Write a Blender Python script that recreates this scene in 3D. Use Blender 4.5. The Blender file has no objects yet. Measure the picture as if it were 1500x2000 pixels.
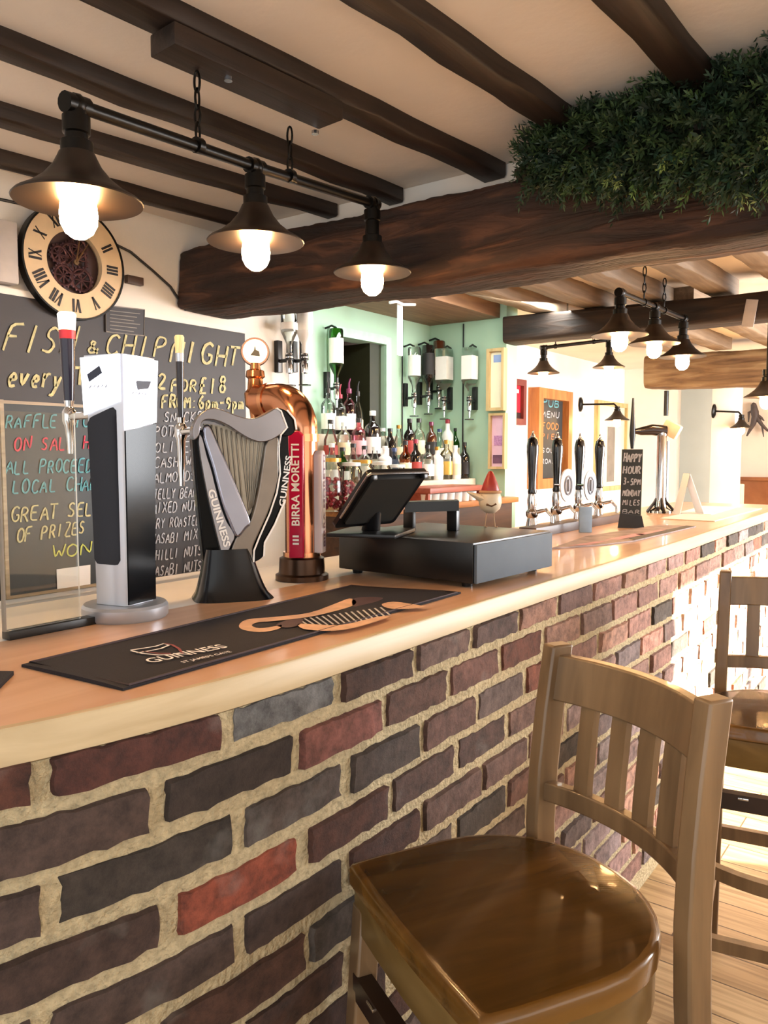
import bpy, bmesh, math, random
import numpy as np
from mathutils import Matrix, Vector
random.seed(7)
rng = np.random.RandomState(7)
C = bpy.context.scene.collection
SC = bpy.context.scene

# ---------------------------------------------------------------- camera
F, CX, CY, HOR = 1550.0, 750.0, 1000.0, 888.0        # focal length and horizon in pixels of the 1500 x 2000 frame
YAW = math.radians(36.6); CZ = 1.40
PIT = math.atan((CY - HOR) / F)
fw = np.array([math.cos(YAW)*math.cos(PIT), math.sin(YAW)*math.cos(PIT), -math.sin(PIT)])
rt = np.array([math.sin(YAW), -math.cos(YAW), 0.0])
up = np.cross(rt, fw)
EYE = np.array([0.0, 0.0, CZ])
cam = bpy.data.cameras.new('camera'); cam_o = bpy.data.objects.new('camera', cam); C.objects.link(cam_o)
cam.sensor_fit = 'HORIZONTAL'; cam.sensor_width = 36.0; cam.lens = 36.0*F/1500.0
cam.clip_start = 0.02; cam.clip_end = 200
cam_o.matrix_world = Matrix(((rt[0], up[0], -fw[0], 0), (rt[1], up[1], -fw[1], 0), (rt[2], up[2], -fw[2], CZ), (0, 0, 0, 1)))
SC.camera = cam_o
def ray(x, y): return fw + rt*(x-CX)/F - up*(y-CY)/F
def at_z(x, y, z): r = ray(x, y); return EYE + r*(z-CZ)/r[2]
def at_y(x, y, Y): r = ray(x, y); return EYE + r*Y/r[1]
def at_x(x, y, X): r = ray(x, y); return EYE + r*X/r[0]
def at_d(x, y, d): return EYE + ray(x, y)*d

# ---------------------------------------------------------------- world, sun, windows' light, added fill, exposure
w = bpy.data.worlds.new('world'); SC.world = w; w.use_nodes = True
bg = w.node_tree.nodes['Background']; bg.inputs[0].default_value = (0.95, 0.96, 0.95, 1); bg.inputs[1].default_value = 1.15
sun = bpy.data.lights.new('sun', 'SUN'); sun.energy = 26.0; sun.angle = math.radians(0.6); sun.color = (1.0, 0.9, 0.74)
sun_o = bpy.data.objects.new('sun', sun); C.objects.link(sun_o)
SUN_DIR = Vector((-0.33, 0.80, -0.31)).normalized()
sun_o.rotation_euler = SUN_DIR.to_track_quat('-Z', 'Y').to_euler(); sun_o.location = (6, -8, 5)
def area(name, loc, direction, sx, sy, power, col):
    l = bpy.data.lights.new(name, 'AREA'); l.shape = 'RECTANGLE'; l.size = sx; l.size_y = sy; l.energy = power; l.color = col
    o = bpy.data.objects.new(name, l); C.objects.link(o); o.location = loc
    o.rotation_euler = Vector(direction).to_track_quat('-Z', 'Y').to_euler()
    return o
area('window_daylight', (6.1, -2.35, 1.55), (0, 1, -0.05), 3.8, 1.4, 330, (0.95, 0.97, 1.0))
area('near_side_fill', (0.9, -2.05, 1.35), (0, 1, 0.0), 2.2, 1.5, 9, (1.0, 0.97, 0.92))  # added fill for the near bar; the wall has no window here
area('back_bar_striplight', (3.5, 2.1, 2.22), (0.15, 0.5, -1), 1.6, 0.12, 14, (0.95, 1.0, 0.95))
SC.view_settings.view_transform = 'Standard'; SC.view_settings.look = 'None'
SC.view_settings.exposure = 0.75; SC.view_settings.gamma = 1.0; SC.view_settings.use_curve_mapping = False
cy = SC.cycles
cy.use_denoising = True; cy.caustics_reflective = False; cy.caustics_refractive = False
cy.sample_clamp_indirect = 6.0; cy.max_bounces = 8; cy.transparent_max_bounces = 16; cy.blur_glossy = 0.5

# ---------------------------------------------------------------- mesh helpers
class MB:
    def __init__(s): s.v = []; s.f = []; s.m = []; s.mi = 0
    def add(s, vs, fs):
        n = len(s.v); s.v += [tuple(float(c) for c in p) for p in vs]
        s.f += [tuple(i+n for i in f) for f in fs]; s.m += [s.mi]*len(fs)
    def bm(s, bm, M=None):
        if M is not None: bm.transform(M)
        bm.verts.index_update()
        s.add([v.co[:] for v in bm.verts], [[v.index for v in f.verts] for f in bm.faces]); bm.free()
    def box(s, c, d, bev=0.0, M=None, seg=2):
        b = bmesh.new(); bmesh.ops.create_cube(b, size=1.0)
        bmesh.ops.scale(b, vec=d, verts=b.verts)
        if bev > 0: bmesh.ops.bevel(b, geom=b.edges[:], offset=min(bev, min(d)*0.49), segments=seg, profile=0.6, affect='EDGES')
        T = Matrix.Translation(Vector([float(x) for x in c]))
        s.bm(b, (T if M is None else T @ M.to_4x4()))
    def span(s, a, b, bev=0.0):
        a = np.array(a, float); b = np.array(b, float); s.box((a+b)/2, tuple(np.abs(b-a)), bev)
    def tube(s, pts, r, n=12, cap=True, closed=False, ref=None):
        P = [np.array(p, float) for p in pts]; k = len(P)
        R = [r]*k if np.isscalar(r) else list(r)
        vs = []; prev = None
        for i in range(k):
            if closed: t = P[(i+1) % k]-P[i-1]
            else: t = P[min(i+1, k-1)]-P[max(i-1, 0)]
            t = t/(np.linalg.norm(t)+1e-12)
            if prev is None:
                a = np.array([0, 0, 1.0]) if abs(t[2]) < 0.9 else np.array([1.0, 0, 0])
                u = np.cross(t, a)
            else: u = prev - t*(prev@t)
            u = u/(np.linalg.norm(u)+1e-12); prev = u; q = np.cross(t, u)
            for j in range(n):
                a = 2*math.pi*j/n
                vs.append(P[i]+R[i]*(u*math.cos(a)+q*math.sin(a)))
        fs = []
        for i in range(k if closed else k-1):
            for j in range(n):
                a = i*n+j; b = i*n+(j+1) % n; i2 = (i+1) % k
                fs.append((a, b, i2*n+(j+1) % n, i2*n+j))
        if cap and not closed:
            fs.append(tuple(range(n))[::-1]); fs.append(tuple((k-1)*n+j for j in range(n)))
        s.add(vs, fs)
    def lathe(s, prof, n=24, c=(0, 0, 0), M=None):
        vs = []; fs = []
        for r, z in prof:
            for j in range(n):
                a = 2*math.pi*j/n; vs.append((r*math.cos(a), r*math.sin(a), z))
        for i in range(len(prof)-1):
            for j in range(n):
                fs.append((i*n+j, i*n+(j+1) % n, (i+1)*n+(j+1) % n, (i+1)*n+j))
        if prof[0][0] > 1e-6: fs.append(tuple(range(n))[::-1])
        if prof[-1][0] > 1e-6: fs.append(tuple((len(prof)-1)*n+j for j in range(n)))
        T = Matrix.Translation(Vector([float(x) for x in c]))
        if M is not None: T = T @ M.to_4x4()
        s.add([(T @ Vector(v))[:] for v in vs], fs)
    def prism(s, poly, o, ux, uy, un, d0, d1):
        """polygon (in ux, uy) extruded along un from d0 to d1"""
        o, ux, uy, un = [np.array(q, float) for q in (o, ux, uy, un)]
        n = len(poly)
        A = [o+ux*x+uy*y+un*d0 for x, y in poly]; B = [o+ux*x+uy*y+un*d1 for x, y in poly]
        fs = [tuple(range(n))[::-1], tuple(range(n, 2*n))]
        fs += [(i, (i+1) % n, n+(i+1) % n, n+i) for i in range(n)]
        s.add(A+B, fs)
    def grid(s, rows, closed_u=False):
        m = len(rows[0]); vs = [p for r in rows for p in r]; fs = []
        for i in range(len(rows)-1):
            for j in range(m if closed_u else m-1):
                fs.append((i*m+j, i*m+(j+1) % m, (i+1)*m+(j+1) % m, (i+1)*m+j))
        s.add(vs, fs)
    def loft(s, rings):
        m = len(rings[0]); s.grid(rings, True)
        n0 = len(s.v)-m*len(rings)
        s.f.append(tuple(n0+j for j in range(m))[::-1]); s.m.append(s.mi)
        n1 = len(s.v)-m
        s.f.append(tuple(n1+j for j in range(m))); s.m.append(s.mi)

def to_mesh(name, mb, mats, ang=38, fix=True):
    me = bpy.data.meshes.new(name); me.from_pydata(mb.v, [], mb.f)
    for m in (mats if isinstance(mats, (list, tuple)) else [mats]): me.materials.append(m)
    me.polygons.foreach_set('material_index', mb.m)
    if fix:
        b = bmesh.new(); b.from_mesh(me); bmesh.ops.recalc_face_normals(b, faces=b.faces); b.to_mesh(me); b.free()
    me.polygons.foreach_set('use_smooth', [True]*len(me.polygons))
    me.set_sharp_from_angle(angle=math.radians(ang)); me.update()
    return me
def tag(o, label=None, cat=None, group=None, kind=None):
    if label: o['label'] = label
    if cat: o['category'] = cat
    if group: o['group'] = group
    if kind: o['kind'] = kind
    return o
ROOTM = {}
def thing(name, label, cat, loc=(0, 0, 0), rz=0.0, group=None, M=None):
    o = bpy.data.objects.new(name, None); C.objects.link(o); o.empty_display_size = 0.05
    Mx = M if M is not None else Matrix.Translation(Vector([float(x) for x in loc])) @ Matrix.Rotation(rz, 4, 'Z')
    o.matrix_world = Mx; ROOTM[o.name] = Mx
    return tag(o, label, cat, group)
def obj(name, mb, mats, parent=None, world=False, ang=38, label=None, cat=None, group=None, kind=None, fix=True, me=None):
    """one mesh object; world=True: the mesh is given in world coordinates under a parent that stands elsewhere"""
    if me is None: me = to_mesh(name, mb, mats, ang, fix)
    o = bpy.data.objects.new(name, me); C.objects.link(o)
    if parent is not None:
        o.parent = parent
        if world: me.transform(root_matrix(parent).inverted())
    else:
        co = np.empty(len(me.vertices)*3); me.vertices.foreach_get('co', co); co = co.reshape(-1, 3)
        b = ((co[:, 0].min()+co[:, 0].max())/2, (co[:, 1].min()+co[:, 1].max())/2, co[:, 2].min())
        me.transform(Matrix.Translation((-b[0], -b[1], -b[2]))); o.location = b
        ROOTM[o.name] = Matrix.Translation(b)
    return tag(o, label, cat, group, kind)
def root_matrix(o):
    M = Matrix.Identity(4)
    while o is not None:
        if o.name in ROOTM and o.parent is None: M = ROOTM[o.name] @ M
        else: M = o.matrix_basis @ M
        o = o.parent
    return M
def dup(root, loc=None, rz=None, label=None, group=None):
    r = root.copy(); C.objects.link(r)
    M = root_matrix(root)
    if loc is not None: M = Matrix.Translation(Vector([float(x) for x in loc])) @ Matrix.Rotation(rz or 0.0, 4, 'Z')
    r.matrix_world = M; ROOTM[r.name] = M
    if label: r['label'] = label
    if group: r['group'] = group
    for ch in list(root.children):
        c = ch.copy(); C.objects.link(c); c.parent = r
        for g in list(ch.children):
            d = g.copy(); C.objects.link(d); d.parent = c
    return r

# ---------------------------------------------------------------- materials
def lin(h):
    h = h.lstrip('#'); v = [int(h[i:i+2], 16)/255 for i in (0, 2, 4)]
    return tuple((c/12.92 if c <= 0.04045 else ((c+0.055)/1.055)**2.4) for c in v)+(1.0,)
def base_mat(name):
    m = bpy.data.materials.new(name); m.use_nodes = True
    return m, m.node_tree.nodes, m.node_tree.links, m.node_tree.nodes['Principled BSDF']
def mat(name, col, rough=0.5, metal=0.0, emit=None, estr=0.0, var=0.08, vscale=18.0, bump=0.0, bscale=60.0, coat=0.0, spec=0.5):
    m, N, L, b = base_mat(name)
    c = lin(col)
    b.inputs['Roughness'].default_value = rough; b.inputs['Metallic'].default_value = metal
    b.inputs['Specular IOR Level'].default_value = spec; b.inputs['Coat Weight'].default_value = coat
    tc = N.new('ShaderNodeTexCoord')
    if var > 0:
        n = N.new('ShaderNodeTexNoise'); n.inputs['Scale'].default_value = vscale; n.inputs['Detail'].default_value = 3
        r = N.new('ShaderNodeValToRGB'); L.new(tc.outputs['Object'], n.inputs['Vector']); L.new(n.outputs['Fac'], r.inputs['Fac'])
        r.color_ramp.elements[0].position = 0.3; r.color_ramp.elements[1].position = 0.7
        r.color_ramp.elements[0].color = tuple(x*(1-var) for x in c[:3])+(1,)
        r.color_ramp.elements[1].color = tuple(min(1, x*(1+var)) for x in c[:3])+(1,)
        L.new(r.outputs['Color'], b.inputs['Base Color'])
    else: b.inputs['Base Color'].default_value = c
    if bump > 0:
        n2 = N.new('ShaderNodeTexNoise'); n2.inputs['Scale'].default_value = bscale; n2.inputs['Detail'].default_value = 4
        bp = N.new('ShaderNodeBump'); bp.inputs['Strength'].default_value = bump; bp.inputs['Distance'].default_value = 0.01
        L.new(tc.outputs['Object'], n2.inputs['Vector']); L.new(n2.outputs['Fac'], bp.inputs['Height']); L.new(bp.outputs['Normal'], b.inputs['Normal'])
    if emit:
        b.inputs['Emission Color'].default_value = lin(emit); b.inputs['Emission Strength'].default_value = estr
    return m
def wood(name, c1, c2, scale=(3, 60, 60), rough=0.45, bump=0.15, coat=0.0, knots=None, pos=(0.3, 0.72), rot=None):
    m, N, L, b = base_mat(name)
    tc = N.new('ShaderNodeTexCoord'); mp = N.new('ShaderNodeMapping'); mp.inputs['Scale'].default_value = scale
    if rot: mp.inputs['Rotation'].default_value = rot
    n = N.new('ShaderNodeTexNoise'); n.inputs['Scale'].default_value = 1.0; n.inputs['Detail'].default_value = 6; n.inputs['Distortion'].default_value = 0.6
    r = N.new('ShaderNodeValToRGB'); r.color_ramp.elements[0].position, r.color_ramp.elements[1].position = pos
    r.color_ramp.elements[0].color = lin(c1); r.color_ramp.elements[1].color = lin(c2)
    L.new(tc.outputs['Object'], mp.inputs['Vector']); L.new(mp.outputs['Vector'], n.inputs['Vector'])
    L.new(n.outputs['Fac'], r.inputs['Fac']); L.new(r.outputs['Color'], b.inputs['Base Color'])
    bp = N.new('ShaderNodeBump'); bp.inputs['Strength'].default_value = bump; bp.inputs['Distance'].default_value = 0.004
    L.new(n.outputs['Fac'], bp.inputs['Height']); L.new(bp.outputs['Normal'], b.inputs['Normal'])
    b.inputs['Roughness'].default_value = rough; b.inputs['Coat Weight'].default_value = coat
    return m
def glass(name, col, gloss=0.04, tint=1.0):
    m, N, L, b = base_mat(name); N.remove(b)
    out = [x for x in N if x.type == 'OUTPUT_MATERIAL'][0]
    t = N.new('ShaderNodeBsdfTransparent'); t.inputs[0].default_value = lin(col)
    g = N.new('ShaderNodeBsdfGlossy'); g.inputs['Roughness'].default_value = gloss; g.inputs[0].default_value = (1, 1, 1, 1)
    f = N.new('ShaderNodeFresnel'); f.inputs[0].default_value = 1.5
    mx = N.new('ShaderNodeMixShader'); L.new(f.outputs[0], mx.inputs[0]); L.new(t.outputs[0], mx.inputs[1]); L.new(g.outputs[0], mx.inputs[2])
    L.new(mx.outputs[0], out.inputs['Surface'])
    return m
def emis(name, col, s):
    m, N, L, b = base_mat(name); b.inputs['Base Color'].default_value = lin(col)
    b.inputs['Emission Color'].default_value = lin(col); b.inputs['Emission Strength'].default_value = s
    return m
def plaster(name, col, var=0.05, bump=0.25):
    return mat(name, col, rough=0.9, var=var, vscale=2.5, bump=bump, bscale=14, spec=0.2)

M_CEIL = plaster('ceiling_plaster', '#e6d9cb')
M_WHITE = plaster('white_plaster', '#e9e4dc')
M_GREY = plaster('grey_green_paint', '#b9bab0')
M_PEACH = plaster('peach_plaster', '#e6cdb4')
M_GREEN = plaster('mint_green_paint', '#a6c5ae', var=0.06, bump=0.08)
M_JOIST = wood('dark_joist_wood', '#1a110b', '#33231a', (2, 40, 40), 0.5, 0.5)
M_JOIST2 = wood('faded_joist_wood', '#6d5844', '#8d7760', (2, 40, 40), 0.6, 0.4)
M_BEAM = None
def beam_mat(name, c1, c2, c3, bump):
    m, N, L, b = base_mat(name)
    tc = N.new('ShaderNodeTexCoord'); mp = N.new('ShaderNodeMapping'); mp.inputs['Scale'].default_value = (16, 1.6, 16)
    n = N.new('ShaderNodeTexNoise'); n.inputs['Scale'].default_value = 1.2; n.inputs['Detail'].default_value = 8; n.inputs['Distortion'].default_value = 1.1
    n2 = N.new('ShaderNodeTexNoise'); n2.inputs['Scale'].default_value = 3.0; n2.inputs['Detail'].default_value = 3
    r = N.new('ShaderNodeValToRGB'); e = r.color_ramp.elements
    e[0].position = 0.3; e[0].color = lin(c1); e[1].position = 0.75; e[1].color = lin(c3)
    k = e.new(0.52); k.color = lin(c2)
    ad = N.new('ShaderNodeMath'); ad.operation = 'MULTIPLY_ADD'; ad.inputs[1].default_value = 0.35
    L.new(tc.outputs['Object'], mp.inputs['Vector']); L.new(mp.outputs['Vector'], n.inputs['Vector']); L.new(tc.outputs['Object'], n2.inputs['Vector'])
    sb = N.new('ShaderNodeMath'); sb.operation = 'SUBTRACT'; sb.inputs[1].default_value = 0.5
    L.new(n2.outputs['Fac'], sb.inputs[0]); L.new(sb.outputs[0], ad.inputs[0]); L.new(n.outputs['Fac'], ad.inputs[2])
    L.new(ad.outputs[0], r.inputs['Fac']); L.new(r.outputs['Color'], b.inputs['Base Color'])
    bp = N.new('ShaderNodeBump'); bp.inputs['Strength'].default_value = bump; bp.inputs['Distance'].default_value = 0.02
    L.new(n.outputs['Fac'], bp.inputs['Height']); L.new(bp.outputs['Normal'], b.inputs['Normal'])
    b.inputs['Roughness'].default_value = 0.75
    return m
M_BEAM = beam_mat('rough_beam_oak', '#130a06', '#2e180e', '#5f3c27', 1.0)
M_BEAM2 = beam_mat('dark_beam_oak', '#160e09', '#2b1c13', '#45301f', 0.5)
M_BEAM3 = beam_mat('brown_beam_oak', '#553c26', '#775b3d', '#98805e', 0.6)
M_COUNTER = wood('pale_counter_wood', '#cf9f78', '#e2b896', (1.2, 22, 22), 0.28, 0.05, coat=0.25)
M_EDGE = wood('counter_edge_wood', '#b29c76', '#cdb994', (1.5, 26, 26), 0.45, 0.1)
M_LAM = mat('white_laminate', '#e6e4e2', 0.35, var=0.02)
M_BLACK = mat('black_plastic', '#0e0e10', 0.35, var=0.1)
M_GLOSSBLK = mat('gloss_black', '#060608', 0.14, var=0.0, spec=0.15)
M_MATBLK = mat('matt_black_metal', '#15130f', 0.45, 0.6, var=0.15, vscale=40)
M_BOARD = mat('chalkboard_paint', '#2a282c', 0.55, var=0.18, vscale=5)
M_BOARD2 = mat('chalkboard_slate', '#2e3436', 0.55, var=0.16, vscale=6)
M_STEEL = mat('brushed_steel', '#b9bcc2', 0.22, 1.0, var=0.05)
M_CHROME = mat('chrome', '#d2d2d4', 0.08, 1.0, var=0.0)
M_SILVER = mat('silver_paint', '#b4b8c0', 0.33, 0.55, var=0.03)
M_HARP = mat('pewter_silver', '#8f8d92', 0.24, 0.9, var=0.12, vscale=9)
M_COPPER = mat('polished_copper', '#cc8e6c', 0.17, 1.0, var=0.05)
M_BRONZE = mat('dark_bronze', '#4b372a', 0.28, 0.8, var=0.1)
M_RED = mat('red_badge_enamel', '#b3123c', 0.25, var=0.02, coat=0.4)
M_INK = mat('white_print', '#f2efec', 0.5, var=0.0)
M_LIT = emis('backlit_white_panel', '#eef2ff', 1.5)
M_BULB = emis('hot_lamp_glass', '#ffc480', 110.0)
M_RUBBER = mat('black_bar_runner', '#16121a', 0.85, var=0.15, vscale=200, bump=0.3, bscale=700)
M_STOOL = wood('waxed_stool_wood', '#634d36', '#8c7050', (20, 20, 2.2), 0.34, 0.1, coat=0.15)
M_SEAT = wood('varnished_seat_wood', '#50350f', '#7a531d', (2.0, 14, 14), 0.25, 0.04, coat=0.35)
M_SEATSIDE = wood('seat_edge_wood', '#60481f', '#84683a', (6, 6, 20), 0.35, 0.06)
M_DARKRAIL = mat('dark_footrail', '#2b1c14', 0.3, var=0.15)
M_PAPER = mat('white_paper', '#efeff0', 0.7, var=0.02)
M_CREAM = mat('cream_ceramic', '#dccbb0', 0.35, var=0.06, vscale=30)

# ================================================================ the setting
XB0, XB1 = -1.3, 11.0; ZCE = 2.295
def struct(name, mb, m, ang=38): return obj(name, mb, m, kind='structure', ang=ang)
# floor: pale boards that run across the room, at right angles to the bar
def floor_mat():
    m, N, L, b = base_mat('pale_floor_boards')
    tc = N.new('ShaderNodeTexCoord'); mp = N.new('ShaderNodeMapping'); mp.inputs['Rotation'].default_value = (0, 0, math.radians(90))
    br = N.new('ShaderNodeTexBrick'); br.inputs['Scale'].default_value = 1.0; br.inputs['Brick Width'].default_value = 1.9; br.inputs['Row Height'].default_value = 0.135
    br.inputs['Mortar Size'].default_value = 0.0025; br.inputs['Mortar'].default_value = lin('#5a452c'); br.inputs['Color1'].default_value = lin('#cbb086'); br.inputs['Color2'].default_value = lin('#b3946a')
    mp2 = N.new('ShaderNodeMapping'); mp2.inputs['Scale'].default_value = (45, 2.5, 1)
    n = N.new('ShaderNodeTexNoise'); n.inputs['Scale'].default_value = 1.0; n.inputs['Detail'].default_value = 7; n.inputs['Distortion'].default_value = 1.0
    r = N.new('ShaderNodeValToRGB'); r.color_ramp.elements[0].color = (0.55, 0.5, 0.44, 1); r.color_ramp.elements[1].color = (1, 1, 1, 1); r.color_ramp.elements[0].position = 0.28; r.color_ramp.elements[1].position = 0.6
    mx = N.new('ShaderNodeMix'); mx.data_type = 'RGBA'; mx.blend_type = 'MULTIPLY'; mx.inputs[0].default_value = 1.0
    L.new(tc.outputs['Object'], mp.inputs['Vector']); L.new(mp.outputs['Vector'], br.inputs['Vector'])
    L.new(tc.outputs['Object'], mp2.inputs['Vector']); L.new(mp2.outputs['Vector'], n.inputs['Vector']); L.new(n.outputs['Fac'], r.inputs['Fac'])
    L.new(br.outputs['Color'], mx.inputs[6]); L.new(r.outputs['Color'], mx.inputs[7]); L.new(mx.outputs[2], b.inputs['Base Color'])
    b.inputs['Roughness'].default_value = 0.5
    bp = N.new('ShaderNodeBump'); bp.inputs['Strength'].default_value = 0.3; bp.inputs['Distance'].default_value = 0.003
    L.new(br.outputs['Fac'], bp.inputs['Height']); bp.invert = True; L.new(bp.outputs['Normal'], b.inputs['Normal'])
    return m
mb = MB(); mb.span((XB0, -2.4, -0.05), (XB1, 3.7, 0.0)); struct('floor', mb, floor_mat())
mb = MB(); mb.span((XB0, -2.4, ZCE), (XB1, 3.7, ZCE-0.001)); struct('ceiling', mb, M_CEIL)
# wall with the chalkboard, then the green back-bar wall set deeper, its return and the white rooms beyond
YW, YG = 2.50, 2.80
mb = MB(); mb.span((XB0, YW, 0), (2.72, YW+0.34, ZCE-0.001)); struct('wall_back', mb, M_WHITE)
mb = MB()                                                 # green wall with a doorway cut in it
DX0, DX1, DZ = 3.31, 3.77, 2.04
mb.span((2.72, YG, 0), (DX0, YG+0.1, ZCE-0.001)); mb.span((DX0, YG, DZ), (DX1, YG+0.1, ZCE-0.001)); mb.span((DX1, YG, 0), (4.36, YG+0.1, ZCE-0.001))
struct('wall_green', mb, M_GREEN)
mb = MB(); mb.span((4.26, 2.26, 0), (4.40, YG-0.001, ZCE-0.001)); struct('wall_return', mb, M_GREEN)
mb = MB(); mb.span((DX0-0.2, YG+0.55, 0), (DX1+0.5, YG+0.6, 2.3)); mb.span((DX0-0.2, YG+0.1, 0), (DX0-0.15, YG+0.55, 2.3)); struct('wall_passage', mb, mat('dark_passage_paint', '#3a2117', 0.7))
mb = MB()
mb.span((DX0-0.045, YG-0.018, 0), (DX0, YG, DZ+0.045)); mb.span((DX1, YG-0.018, 0), (DX1+0.05, YG, DZ+0.045)); mb.span((DX0, YG-0.018, DZ), (DX1, YG, DZ+0.05))
struct('trim_1', mb, mat('pale_green_gloss', '#a9cdb6', 0.35))
mb = MB(); mb.span((DX1-0.11, YG+0.02, 0.0), (DX1-0.005, YG+0.5, DZ)); struct('door_1', mb, mat('dark_green_door', '#2b2c1c', 0.4))
mb = MB(); mb.span((4.42, 3.00, 0), (8.42, 3.12, ZCE-0.001)); struct('wall_white', mb, M_WHITE)
mb = MB(); mb.span((8.30, 2.45, 0), (8.42, 2.999, ZCE-0.001)); struct('wall_nib', mb, M_WHITE)
mb = MB(); mb.span((8.9, 1.98, 0), (8.96, 2.60, ZCE-0.001)); struct('wall_recess', mb, M_GREY)
mb = MB(); mb.span((8.15, 1.86, 0), (8.45, 2.08, ZCE-0.001), 0.015); struct('wall_pillar', mb, M_WHITE)
mb = MB(); mb.span((10.2, -2.39, 0), (10.3, 2.6, ZCE-0.001)); struct('wall_far', mb, M_PEACH)
mb = MB(); mb.span((2.245, -2.2, 2.19), (2.34, 2.495, ZCE-0.002)); struct('wall_header', mb, M_WHITE)
# customers' side wall with its long window (out of the picture, the daylight comes through it)
mb = MB()
WX0, WX1, WZ0, WZ1 = 3.95, 8.3, 0.75, 2.18
mb.span((XB0, -2.3, 0), (WX0, -2.18, ZCE-0.001)); mb.span((WX1, -2.3, 0), (XB1, -2.18, ZCE-0.001))
mb.span((WX0, -2.3, 0), (WX1, -2.18, WZ0)); mb.span((WX0, -2.3, WZ1), (WX1, -2.18, ZCE-0.001))
struct('wall_window_side', mb, M_WHITE)
mb = MB()
for xx in (WX0+0.03, 5.4, 6.85, WX1-0.03): mb.span((xx-0.03, -2.27, WZ0), (xx+0.03, -2.21, WZ1))
for zz in (WZ0+0.03, WZ1-0.03): mb.span((WX0, -2.27, zz-0.03), (WX1, -2.21, zz+0.03))
struct('window_1', mb, mat('white_window_paint', '#e8e8e4', 0.4))

# ---------------------------------------------------------------- joists and beams
def joist(x0, y0, x1, y1, wd, zb, zt, label, m, group, seed):
    r = np.random.RandomState(seed); n = 24; mb = MB()
    d = np.array([x1-x0, y1-y0]); d = d/np.linalg.norm(d); q = np.array([-d[1], d[0]]); rows = []
    for i in range(n+1):
        t = i/n; c = np.array([x0+(x1-x0)*t, y0+(y1-y0)*t])
        j = r.uniform(-0.004, 0.004, 6)
        a = c+q*(wd/2+j[0]); b = c-q*(wd/2+j[1])
        rows.append([(a[0], a[1], zt), (a[0], a[1], zb+0.006+j[2]), (a[0]-q[0]*0.006, a[1]-q[1]*0.006, zb+j[3]),
                     (b[0]+q[0]*0.006, b[1]+q[1]*0.006, zb+j[3]), (b[0], b[1], zb+0.006+j[4]), (b[0], b[1], zt)])
    mb.loft(rows)
    return obj('ceiling_joist', mb, m, label=label, cat='ceiling joist', group=group, kind='thing', ang=50)
G1 = 'dark joists over the bar'; JX0 = -1.25; JX1 = 2.238
def yj(ya, xa, yb, xb, x): return ya+(yb-ya)*(x-xa)/(xb-xa)
for k, (ya, xa, yb, xb, wd, lab) in enumerate([
        (1.350, 0.91, 1.245, 2.13, 0.080, 'dark ceiling joist that carries the plank and chains of the triple pendant rail'),
        (1.702, 0.94, 1.615, 2.20, 0.064, 'dark ceiling joist just behind the triple pendant rail, next to the one with the plank'),
        (2.049, 1.12, 1.913, 2.10, 0.060, 'short-looking dark joist two bays behind the triple pendant rail towards the clock'),
        (2.348, 1.27, 2.252, 2.09, 0.048, 'last dark joist against the clock wall above the chalkboard'),
        (0.957, 1.25, 0.895, 2.17, 0.078, 'dark joist with a bluish sheen that ends beside the evergreen garland tip'),
        (0.577, 1.48, 0.553, 2.02, 0.078, 'dark joist at the top corner that runs into the thick of the garland')]):
    joist(JX0, yj(ya, xa, yb, xb, JX0), JX1, yj(ya, xa, yb, xb, JX1), wd, 2.25, 2.2945, lab, M_JOIST, G1, 10+k)
for k, (y, lab) in enumerate([(2.03, 'faded joist beyond the big beam nearest the green wall'), (1.74, 'second faded joist beyond the big beam counting from the green wall'),
                              (1.42, 'faded joist beyond the big beam left of the far pendant rail chains'), (1.09, 'faded joist beyond the big beam right of the far pendant rail chains'),
                              (0.76, 'faded joist beyond the big beam at the picture edge')]):
    joist(2.345, y+0.06, 4.415, y-0.025, 0.115, 2.207, 2.2945, lab, M_JOIST2, 'faded joists beyond the big beam', 30+k)
for k, (y, lab) in enumerate([(1.95, 'thin faded joist of the far bay behind the third pendant'), (1.62, 'middle faded joist of the far bay between the two far beams'),
                              (1.25, 'faded joist of the far bay at the picture edge')]):
    joist(4.42, y+0.05, 6.55, y-0.02, 0.125, 2.207, 2.2945, lab, M_JOIST2, 'faded joists of the far bay', 40+k)
def beam(name, path, hw, z0, z1, m, label, seed, rough=0.018, n=70, k=22):
    """a rough-hewn timber along a path of (x, y): rounded-square section with knocks and waves"""
    r = np.random.RandomState(seed); ph = r.uniform(0, 6.28, 40); mb = MB(); rows = []
    px = [p[0] for p in path]; py = [p[1] for p in path]; tt = np.linspace(0, 1, len(path))
    for i in range(n+1):
        t = i/n; x = np.interp(t, tt, px); y = np.interp(t, tt, py)
        hwi = np.interp(t, tt, hw) if not np.isscalar(hw) else hw
        zb = np.interp(t, tt, z0) if not np.isscalar(z0) else z0
        zt = np.interp(t, tt, z1) if not np.isscalar(z1) else z1
        row = []
        for j in range(k):
            a = 2*math.pi*j/k; ca, sa = math.cos(a), math.sin(a)
            e = 0.32; u = math.copysign(abs(ca)**e, ca); v = math.copysign(abs(sa)**e, sa)
            s = 1+rough*6*(0.35*math.sin(7*t+3*a+ph[0])+0.3*math.sin(19*t-2*a+ph[1])+0.2*math.sin(41*t+5*a+ph[2])+0.3*r.uniform(-0.5, 0.5))
            row.append((x+u*hwi*s, y, (zb+zt)/2+v*(zt-zb)/2*(1+(s-1)*0.7)))
        rows.append(row)
    mb.loft(rows)
    return obj(name, mb, m, label=label, cat='beam', kind='thing', ang=60)
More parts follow.
